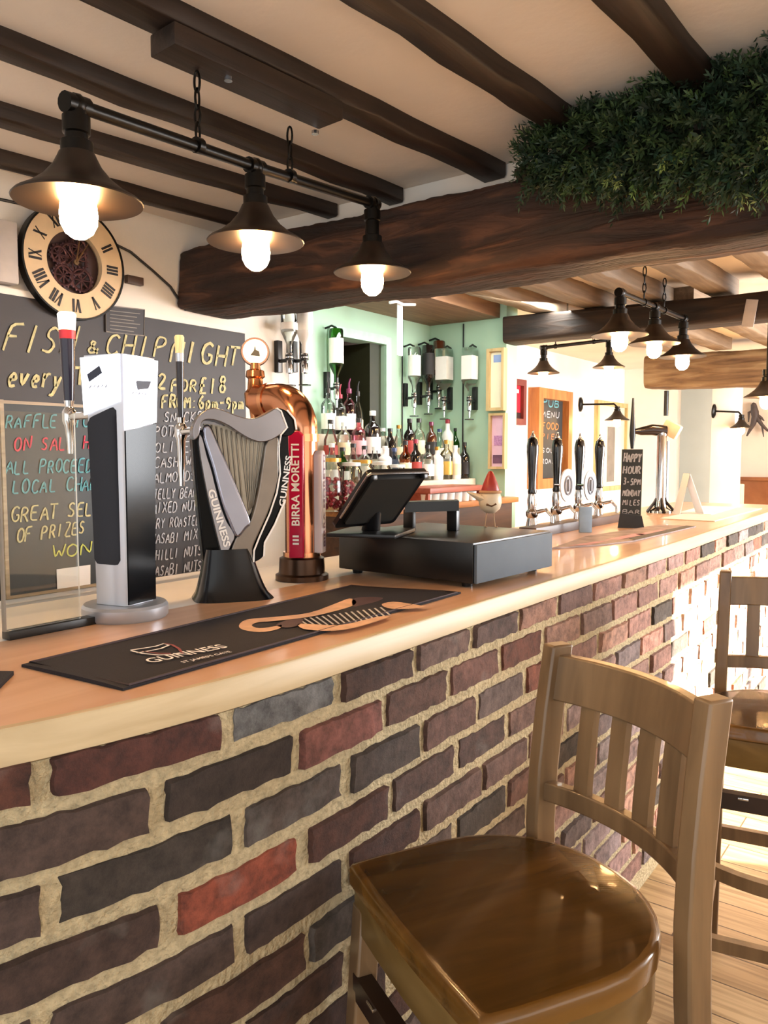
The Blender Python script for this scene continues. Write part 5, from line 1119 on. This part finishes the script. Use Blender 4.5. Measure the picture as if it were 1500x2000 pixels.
# optics on the walls
def optic(pos, out, g, l, label, bh=0.20, r_=0.038, sq=False, capc='black'):
    pos = np.array(pos, float); out = np.array(out, float); t = thing('spirit_optic', label, 'optic bottle', pos, 0, 'upside-down spirit bottles on wall optics')
    c = pos+out*0.075
    mb = MB(); mb.tube([pos, pos+out*0.05, c+np.array([0, 0, 0])], 0.008, 8); mb.box(pos+out*0.006+np.array([0, 0, 0.02]), (0.03, 0.03, 0.14), 0.003); obj('bracket', mb, M_BLACK, t, True)
    mb = MB(); mb.lathe([(0, -0.10), (0.006, -0.10), (0.007, -0.06), (0.014, -0.055), (0.016, -0.02), (0.012, 0.0), (0.018, 0.01), (0.016, 0.03), (0, 0.03)], 16, c); obj('measure', mb, M_CHROME, t, True)
    mb = MB(); mb.lathe([(0, -0.112), (0.028, -0.112), (0.028, -0.107), (0, -0.107)], 16, c); obj('press_plate', mb, M_BLACK, t, True); mb = MB(); mb.lathe([(0, 0.0), (0.0175, 0.0), (0.0175, 0.024), (0, 0.024)], 16, c); obj('collar', mb, M_BLACK, t, True)
    z0 = 0.02; b_ = [(0, z0), (0.013, z0), (0.013, z0+0.05), (r_*0.8, z0+0.085), (r_, z0+0.10), (r_, z0+0.08+bh), (r_*0.9, z0+0.09+bh), (0, z0+0.09+bh)]
    mb = MB(); mb.lathe(b_, 4 if sq else 22, c, Matrix.Rotation(math.pi/4+math.atan2(out[1], out[0]), 3, 'Z') if sq else None); obj('glass_body', mb, GLS[g], t, True, ang=30)
    mb = MB(); mb.lathe([(r_*1.02, z0+0.11), (r_*1.03, z0+0.11), (r_*1.03, z0+0.04+bh), (r_*1.0, z0+0.04+bh)], 4 if sq else 22, c, Matrix.Rotation(math.pi/4+math.atan2(out[1], out[0]), 3, 'Z') if sq else None); obj('label', mb, LBL[l], t, True, ang=30)
    mb = MB(); mb.tube([c+np.array([0, 0, z0+0.095+bh]), c-out*0.03+np.array([0, 0, z0+0.11+bh]), pos+np.array([0, 0, z0+0.10+bh])], 0.006, 8); obj('top_clip', mb, M_BLACK, t, True)
OY = (0, -1, 0); OXd = (-1, 0, 0)
def wy(px, py): return at_y(px, py, YG-0.002)
optic(wy(636, 760), OY, 'green', 'white', 'green upside-down spirit bottle on the green wall by the doorway frame')
optic(wy(789, 778), OY, 'clear', 'white', 'clear upside-down bottle with white label, right of the dark doorway', 0.19); optic(wy(817, 775), OY, 'dark', 'black', 'dark upside-down bottle in the middle of the wall optics', 0.20); optic(wy(838, 765), OY, 'brown', 'cream', 'brown upside-down bottle with cream label in the green corner', 0.20)
optic(at_x(880, 785, 4.258), OXd, 'clear', 'white', 'square clear upside-down bottle with big white label on the green return wall', 0.21, 0.055, True); optic(at_x(929, 785, 4.258), OXd, 'clear', 'white', 'square clear upside-down bottle next to the hanging pictures on the green return wall', 0.21, 0.05, True)
optic(at_y(541, 706, YW-0.002), OY, 'clear', 'white', 'clear upside-down bottle behind the copper tap on the white wall', 0.10, 0.036); optic(at_y(571, 706, YW-0.002), OY, 'white', 'white', 'white upside-down bottle at the edge of the white wall by the copper font', 0.13, 0.036)
mb = MB()
for px, z0 in ((589, 0.5),): mb.span((2.721, 2.49, 1.2), (2.727, 2.51, 2.2))
obj('wall_conduit', mb, M_BLACK, label='dark vertical cable at the corner of the white and green walls', cat='cable')
mb = MB(); 
for px in (785, ): p = wy(px, 700); mb.tube([(p[0], YG-0.006, 1.39), (p[0], YG-0.006, 2.2)], 0.004, 6)
obj('wall_cable', mb, M_BLACK, label='thin dark cable on the green wall between the optics', cat='cable')
mb = MB(); p = at_x(905, 700, 4.255); mb.tube([(4.254, p[1], 1.2), (4.254, p[1], 2.2)], 0.005, 6); obj('wall_cable', mb, M_BLACK, label='dark vertical cable on the green return wall between two square bottles', cat='cable')
mb = MB(); p = at_y(781, 630, 2.5); mb.span((p[0]-0.022, p[1]-0.003, 1.93), (p[0]+0.022, p[1]+0.003, 2.205)); obj('hanging_tag', mb, M_PAPER, label='long white tag hanging from the soffit in front of the clear optic bottle', cat='tag')
mb = MB(); p = at_y(781, 606, 2.48); mb.tube([(p[0]-0.09, p[1], 2.19), (p[0]-0.03, p[1], 2.205), (p[0]+0.03, p[1], 2.198), (p[0]+0.10, p[1]-0.03, 2.205)], 0.008, 8); obj('hook_bracket', mb, M_PAPER, label='white bent hook under the soffit above the tag', cat='hook')

# ---------------------------------------------------------------- hand pumps, far tap, board, papers on the far bar
hp_x = []
def make_pump(label):
    t = thing('beer_pump', label, 'beer pump', (0, 0, 0), 0, 'black hand pumps on the bar')
    mb = MB(); mb.lathe([(0, 0), (0.032, 0), (0.034, 0.010), (0.024, 0.018), (0.018, 0.05), (0.024, 0.06), (0.024, 0.075), (0.016, 0.085), (0.020, 0.12), (0.014, 0.15), (0, 0.15)], 24); obj('pump_body', mb, M_CHROME, t)
    mb = MB(); mb.tube([(0.0, -0.01, 0.07), (0.0, -0.06, 0.085), (0, -0.085, 0.06), (0, -0.09, 0.0)], [0.009, 0.008, 0.007, 0.007], 12); obj('spout', mb, M_CHROME, t)
    mb = MB(); mb.lathe([(0, 0.145), (0.016, 0.145), (0.018, 0.155), (0.015, 0.165), (0.0155, 0.20), (0.019, 0.26), (0.0235, 0.31), (0.0235, 0.335), (0.018, 0.362), (0.012, 0.368), (0, 0.368)], 24); obj('pump_handle', mb, mat('black_handle_gloss', '#0b0a0c', 0.15, var=0, coat=0.5), t)
    mb = MB(); mb.lathe([(0, 0.366), (0.010, 0.366), (0.011, 0.372), (0.005, 0.380), (0.004, 0.392), (0, 0.396)], 14); obj('finial', mb, M_CHROME, t)
    return t
pm0 = None
for px, lab in ((1041, 'black beer pump handle nearest the till, first of the four'), (1089, 'second black beer pump handle, against the orange framed menu'), (1133, 'third black beer pump handle with the round badge at its foot'), (1172, 'last black beer pump handle, under the small lit wall lamp')):
    p = at_y(px, 850, 1.40)
    if pm0 is None: pm0 = make_pump(lab); pm = pm0; M_ = Matrix.Translation((p[0], 1.40, ZT)); pm.matrix_world = M_; ROOTM[pm.name] = M_
    else: pm = dup(pm0, (p[0], 1.40, ZT), 0, lab)
def clip(px, py, Y, rx, rz_, m, label):
    p = at_y(px, py, Y); t = thing('pump_clip', label, 'pump clip', p)
    mb = MB(); mb.prism([(rx*math.cos(2*math.pi*i/32), rz_*math.sin(2*math.pi*i/32)) for i in range(32)], p, (0.93, -0.36, 0), (0, 0, 1), (-0.36, -0.93, 0), 0, 0.008); obj('plate', mb, m, t, True)
    mb = MB(); mb.tube([p+np.array([-0.36, -0.93, 0])*0.009+np.array([0.93, -0.36, 0])*rx*0.45*math.cos(a)+np.array([0, 0, rz_*0.55*math.sin(a)]) for a in np.linspace(0, 2*math.pi, 25)[:-1]], 0.004, 6, closed=True); mb.box(p+np.array([-0.36, -0.93, 0])*0.009, (0.012, 0.012, 0.05), 0.002); obj('emblem', mb, mat('grey_clip_print', '#8d9098', 0.5), t, True)
    mb = MB(); mb.tube([p-np.array([-0.36, -0.93, 0])*0.002, (p[0]+0.02, 1.40, p[2])], 0.006, 8); obj('mount', mb, M_CHROME, t, True)
clip(1107, 948, 1.34, 0.042, 0.068, M_PAPER, 'white oval pump clip between the second and third pump handles'); clip(1151, 948, 1.34, 0.036, 0.066, mat('bluish_clip', '#cdd9ea', 0.4, var=0.1), 'bluish white pump clip between the third and last pump handles')
mb = MB(); mb.span((2.62, 1.26, ZT), (3.6, 1.33, ZT+0.035), 0.003); mb.span((2.62, 1.33, ZT), (3.6, 1.345, ZT+0.02)); obj('drip_tray', mb, wood('dark_tray_wood', '#2c1a12', '#4c3020', (3, 30, 30), 0.4), label='dark wooden drip tray along the foot of the pumps', cat='drip tray')
a = at_z(1143, 1040, ZT)
mb = MB(); mb.box((a[0], a[1], ZT+0.05), (0.05, 0.012, 0.10), 0.003, Matrix.Rotation(math.radians(-50), 3, 'Z')); obj('menu_card', mb, mat('blue_grey_card', '#8fa9c2', 0.4, var=0.1), label='small blue-grey card standing in front of the pumps', cat='card')
a = at_z(1231, 1031, ZT); un = np.array([-a[0], -a[1], 0]); un /= np.linalg.norm(un); ux = np.array([-un[1], un[0], 0]); ux = ux if ux@rt > 0 else -ux
hb = thing('happy_hour_board', 'tall narrow slate sign on a foot, chalked with the happy hour', 'sign', a)
vz = np.array([0, 0, 1.0])-un*0.10; o = a-un*0.01
mb = MB(); mb.prism([(-0.042, 0.03), (0.040, 0.03), (0.043, 0.322), (-0.040, 0.322)], o, ux, vz, un, -0.004, 0.004); obj('slate', mb, M_BOARD2, hb, True)
mb = MB(); mb.prism([(-0.05, 0.0), (0.055, 0.0), (0.044, 0.05), (-0.042, 0.06)], o, ux, (0, 0, 1), un, -0.03, 0.022); obj('foot', mb, mat('dark_slate_foot', '#2c3238', 0.5), hb, True)
mb = MB()
for s_, zz, hh in (('HAPPY', 0.270, 0.034), ('HOUR', 0.222, 0.030), ('3-5PM', 0.176, 0.026), ('MONDAY', 0.130, 0.026), ('MILES', 0.092, 0.022), ('BAR', 0.058, 0.016)):
    oo = o+un*0.006; Pp = lambda x, y: oo+ux*x+vz*y
    chalk(mb, s_, (-0.033, zz), (0.034, zz), hh, lambda x, y: Pp(x, (2*zz-y) if y != zz else zz), 0.1, 0.09, 3)
obj('lettering', mb, M_CH_W, hb, True)
a = at_z(1282, 1001, ZT); a[1] = min(a[1], 1.30)
ct = thing('chrome_beer_font', 'tall chrome beer font with a black crossing handle at the far end of the bar', 'beer tower', a)
mb = MB(); mb.lathe([(0, 0), (0.062, 0), (0.06, 0.012), (0.035, 0.03), (0.026, 0.07), (0.026, 0.39), (0.03, 0.40), (0.026, 0.43), (0, 0.435)], 24, a); obj('column', mb, M_CHROME, ct, True)
tp_ = a+np.array([0, 0, 0.42]); L1 = np.array([-rt[0], -rt[1], 0])
mb = MB(); mb.tube([tp_+L1*-0.02, tp_+L1*0.05+np.array([0, 0, 0.008]), tp_+L1*0.11, tp_+L1*0.14], [0.03, 0.028, 0.02, 0.012], 16); obj('spout_arm', mb, mat('dark_chrome', '#4e4a4c', 0.2, 0.9), ct, True)
mb = MB(); c = tp_+L1*0.15; mb.tube([c+np.array([0, 0, -0.09]), c+np.array([0, 0, -0.02]), c+np.array([0, 0, 0.04]), c+np.array([0, 0, 0.17])], [0.008, 0.016, 0.013, 0.005], 12); obj('tap_handle', mb, M_BLACK, ct, True)
mb = MB(); c = tp_-L1*0.05+np.array([0, 0, 0.01]); mb.box(c, (0.05, 0.09, 0.075), 0.012, Matrix.Rotation(0.5, 3, 'X')); obj('badge', mb, M_CREAM, ct, True, label='pale angular badge')
mb = MB(); mb.tube([tp_-L1*0.035-np.array([0, 0, 0.05]), a-L1*0.035+np.array([0, 0, 0.05])], 0.006, 8); obj('side_rod', mb, M_CHROME, ct, True)
mb = MB()
for k in range(5):
    an = k*math.pi*2/5; mb.tube([a+np.array([0, 0, 0.11]), a+np.array([0.035*math.cos(an), 0.035*math.sin(an), 0.05]), a+np.array([0.075*math.cos(an), 0.075*math.sin(an), 0.004])], 0.007, 8)
obj('foot_claw', mb, mat('dark_chrome_claw', '#3f3a3a', 0.25, 0.8), ct, True)
pz = at_x(1302, 760, 6.2)
mb = MB(); mb.tube([(6.75, at_x(1302, 760, 6.75)[1], 1.93), (6.75, at_x(1302, 760, 6.75)[1], at_x(1302, 812, 6.75)[2])], 0.02, 10); obj('hanging_rod', mb, M_BLACK, label='black rod hanging below the free end of the light brown beam', cat='rod')
# bar mat with pinkish print, papers and tent card
zt_ = lambda x, y: at_z(x, y, ZT)
t = thing('bar_mat', 'wide pink and grey patterned bar mat in front of the pumps', 'bar mat', at_z(1220, 1050, ZT))
obj('mat', flat([(1078, 1073), (1164, 1067), (1240, 1058), (1359, 1030), (1287, 1027), (1143, 1050)], zt_, (0, 0, 1), 0.0005, 0.005), mat('pink_grey_print', '#97827a', 0.6, var=0.45, vscale=14), t, True)
obj('hem', flat([(1240, 1058), (1359, 1030), (1340, 1029), (1228, 1054)], zt_, (0, 0, 1), 0.005, 0.0058), mat('grey_mat_edge', '#4f4a44', 0.7), t, True)
mb = MB()
for q in ([(1110, 1066), (1160, 1058), (1190, 1056), (1150, 1064)], [(1180, 1054), (1240, 1042), (1262, 1043), (1210, 1054)], [(1240, 1044), (1290, 1034), (1306, 1035), (1262, 1045)]): 
    P = [at_z(*p, ZT+0.0057) for p in q]; mb.add(P, [(0, 1, 2, 3)])
obj('printed_blocks', mb, mat('rose_print', '#c98f95', 0.6, var=0.2), t, True)
obj('place_mat', flat([(1288, 1014), (1396, 1019), (1488, 994), (1400, 990)], zt_, (0, 0, 1), 0.0005, 0.004), mat('pale_paper_mat', '#e4dcd2', 0.6, var=0.1), label='pale paper mat on the far bar top by the tent card', cat='bar mat')
obj('menu_sheet', flat([(1322, 1004), (1390, 1007), (1440, 992), (1372, 990)], zt_, (0, 0, 1), 0.0045, 0.0065), M_PAPER, label='white menu sheet lying on the pale paper mat', cat='menu')
a = at_z(1337, 1003, ZT); ux = rt.copy(); un = np.array([-fw[0], -fw[1], 0])
mb = MB()
for sg in (-1, 1): mb.add([a+ux*sg*0.058, a+ux*sg*0.060+un*0.10, a-ux*0.012+un*0.09+np.array([0, 0, 0.205]), a-ux*0.012+np.array([0, 0, 0.205]), a+ux*sg*0.061, a+ux*sg*0.063+un*0.10, a-ux*0.010+un*0.09+np.array([0, 0, 0.207]), a-ux*0.010+np.array([0, 0, 0.207])], [(0, 1, 2, 3), (4, 5, 6, 7), (0, 1, 5, 4), (1, 2, 6, 5), (2, 3, 7, 6), (3, 0, 4, 7)])
obj('tent_card', mb, M_PAPER, label='white folded tent card standing at the far end of the bar', cat='card')

# ---------------------------------------------------------------- pictures and things of the far rooms
def picture(name, label, cat, corners, mk, depth, fw_, fm, pm_, parts=()):
    """corners: top-left and bottom-right photo pixels on the wall plane mk"""
    a = mk(*corners[0]); b = mk(*corners[1]); wv = b-a; wd = math.hypot(wv[0], wv[1]); h_ = a[2]-b[2]; ux = np.array([wv[0], wv[1], 0])/wd; n_ = np.array([ux[1], -ux[0], 0])
    if n_@(EYE-a) < 0: n_ = -n_
    o = np.array([a[0], a[1], b[2]]); t = thing(name, label, cat, o+ux*wd/2); uz = (0, 0, 1)
    mb = MB()
    mb.prism([(0, 0), (fw_, 0), (fw_, h_), (0, h_)], o, ux, uz, n_, 0.001, depth); mb.prism([(wd-fw_, 0), (wd, 0), (wd, h_), (wd-fw_, h_)], o, ux, uz, n_, 0.001, depth)
    mb.prism([(fw_, 0), (wd-fw_, 0), (wd-fw_, fw_), (fw_, fw_)], o, ux, uz, n_, 0.001, depth); mb.prism([(fw_, h_-fw_), (wd-fw_, h_-fw_), (wd-fw_, h_), (fw_, h_)], o, ux, uz, n_, 0.001, depth)
    obj('frame', mb, fm, t, True)
    mb = MB(); mb.prism([(fw_, fw_), (wd-fw_, fw_), (wd-fw_, h_-fw_), (fw_, h_-fw_)], o, ux, uz, n_, 0.001, depth*0.4); obj('picture_sheet', mb, pm_, t, True)
    for nm, (u0, v0, u1, v1), m in parts:
        mb = MB(); mb.prism([(u0*wd, v0*h_), (u1*wd, v0*h_), (u1*wd, v1*h_), (u0*wd, v1*h_)], o, ux, uz, n_, depth*0.4, depth*0.4+0.002); obj(nm, mb, m, t, True)
    return t, o, ux, n_, wd, h_
px_s = lambda x, y: at_x(x, y, 4.255)
M_FR1 = wood('pale_oak_frame', '#b59b6a', '#d3bb8b', (20, 20, 3), 0.4)
picture('picture_frame', 'pale framed notice with blue heading hung at the end of the green wall', 'picture', ((957, 683), (990, 802)), px_s, 0.045, 0.018, M_FR1, mat('ivory_sheet', '#efe9cf', 0.4, var=0.02), [('heading', (0.3, 0.78, 0.8, 0.9), mat('blue_heading', '#8fa8d8', 0.5))])
t, o, ux, n_, wd, h_ = picture('picture_frame', 'pale framed pink poster below the framed notice on the green wall end', 'picture', ((960, 808), (991, 916)), px_s, 0.04, 0.014, M_FR1, mat('pink_poster_sheet', '#e0bcd2', 0.5, var=0.06), [('poster_picture', (0.2, 0.1, 0.9, 0.25), mat('mauve_poster_picture', '#6d4a66', 0.5, var=0.3)), ('small_print', (0.25, 0.42, 0.75, 0.6), mat('purple_small_print', '#b786b4', 0.5, var=0.3, vscale=120))])
py3 = lambda x, y: at_y(x, y, 2.999)
M_FR2 = wood('orange_pine_frame', '#9a5c2c', '#c4824a', (20, 20, 3), 0.45)
picture('red_picture', 'red picture in a dark red frame on the white far wall by the green corner', 'picture', ((980, 737), (1017, 831)), py3, 0.05, 0.05, mat('dark_red_frame', '#6d2e2c', 0.45), mat('bright_red_sheet', '#c3263a', 0.35, var=0.25, vscale=6), [('lettering', (0.3, 0.70, 0.75, 0.78), M_INK), ('dark_base', (0.15, 0.1, 0.85, 0.28), mat('dark_maroon', '#2f1417', 0.5))])
t, o, ux, n_, wd, h_ = picture('menu_board', 'tall pub menu board in an orange pine frame behind the first pump handles', 'menu board', ((1032, 757), (1096, 950)), py3, 0.10, 0.085, M_FR2, M_BOARD2)
for k, (s_, v, hh, m) in enumerate((('PUB', 0.83, 0.06, M_CH_T), ('MENU', 0.72, 0.05, M_CH_W), ('FOOD', 0.60, 0.055, mat('orange_chalk', '#c9824c', 0.9)), ('PIES', 0.5, 0.045, mat('orange_chalk_b', '#b8744a', 0.9)), ('SOUP', 0.36, 0.04, M_CH_W), ('ROAST', 0.25, 0.04, M_CH_W))):
    mb = MB(); O2 = o+n_*0.042; q = lambda x, y: O2+ux*x+np.array([0, 0, y]); x0 = wd*0.5-0.17; chalk(mb, s_, (x0, v*h_), (x0+0.34, v*h_), hh, lambda x, y, v=v: q(x, 2*v*h_-y), 0.1, 0.1, 5); obj('lettering', mb, m, t, True)
picture('framed_mirror', 'tall pale picture in a thin gilt frame behind the small lit wall lamp', 'picture', ((1161, 781), (1217, 955)), py3, 0.04, 0.045, wood('gilt_frame', '#a8905c', '#c9b27c', (20, 20, 3), 0.4), mat('pale_print_sheet', '#d9d3bc', 0.35, var=0.08, vscale=3), [('figure', (0.38, 0.1, 0.62, 0.72), mat('grey_figure_print', '#7b736a', 0.5, var=0.2, vscale=8))])
px10 = lambda x, y: at_x(x, y, 10.199)
picture('far_picture', 'small dark olive picture on the peach wall of the far room', 'picture', ((1404, 812), (1432, 866)), px10, 0.04, 0.03, mat('black_frame', '#2a2620', 0.5), mat('olive_sheet', '#6d6a52', 0.5, var=0.2, vscale=8), [('dark_bar', (0.62, 0.12, 0.8, 0.5), mat('dark_brown_bar', '#3a2a22', 0.5))])
mb = MB(); cvt = lambda p: at_x(1250+p[0]/6, 750+p[1]/6, 10.12)
for pl, rad in (([(1330, 235), (1345, 330), (1350, 385), (1325, 470), (1250, 612)], [0.03, 0.045, 0.04, 0.03, 0.008]), ([(1360, 380), (1430, 480), (1495, 545), (1560, 560)], [0.03, 0.02, 0.014, 0.006]), ([(1365, 365), (1420, 395), (1455, 432)], [0.025, 0.015, 0.006]), ([(1325, 320), (1275, 335), (1272, 445)], [0.025, 0.015, 0.006]), ([(1430, 480), (1448, 620)], [0.014, 0.005])):
    P = [cvt(p) for p in pl]; mb.tube(P, rad, 10)
mb.tube([cvt((1330, 235)), cvt((1330, 240))+np.array([0.07, 0, 0])], 0.02, 8)
obj('antler_ornament', mb, mat('dark_antler', '#4a3a32', 0.6, var=0.2), label='dark branching antler hung on the peach wall of the far room', cat='ornament')
bn = thing('settle_bench', 'brown wooden settle bench against the peach far wall', 'bench', (9.8, 1.2, 0))
a = at_x(1414, 942, 9.7); z_ = at_x(1470, 937, 9.7)[2]
M_SET = wood('settle_wood', '#7a4424', '#a8673a', (20, 3, 3), 0.45)
mb = MB(); mb.span((9.7, -1.2, 0.0), (9.78, a[1], z_-0.01), 0.004); obj('backrest', mb, M_SET, bn, True)
mb = MB(); mb.span((9.67, -1.2, z_-0.01), (9.80, a[1]+0.02, z_+0.03), 0.006); obj('top_rail', mb, M_SET, bn, True)
mb = MB(); mb.span((9.25, -1.2, 0.40), (9.70, a[1], 0.45), 0.006); obj('seat', mb, M_SET, bn, True)
for yy in (a[1]-0.05, -1.15): mb = MB(); mb.span((9.27, yy-0.03, 0), (9.70, yy+0.03, 0.40)); obj('end_panel', mb, M_SET, bn, True)
a = at_x(1434, 945, 9.5); b = at_x(1450, 1010, 9.5)
mb = MB(); mb.span((9.44, b[1], 0.452), (9.56, a[1], a[2]), 0.01); obj('cream_box', mb, mat('cream_box_card', '#efe6c4', 0.6), label='tall cream box standing on the settle in the far room', cat='box')
mb = MB(); p = at_x(1465, 612, 4.19); mb.box((4.185, p[1], p[2]), (0.006, 0.055, 0.13), 0.002, Matrix.Rotation(0.15, 3, 'X')); obj('paper_tag', mb, mat('grey_paper_tag', '#b9b2b0', 0.7), label='pale paper tag pinned on the dark squared beam', cat='tag')
p = at_z(1497, 566, 2.2); mb = MB(); mb.lathe([(0, -0.03), (0.05, -0.026), (0.06, -0.008), (0.06, 0.0), (0, 0.0)], 24, (3.9, at_x(1497, 566, 3.9)[1], ZCE-0.001)); obj('ceiling_light', mb, M_PAPER, label='small white round fitting on the ceiling at the picture edge before the dark beam', cat='ceiling light')
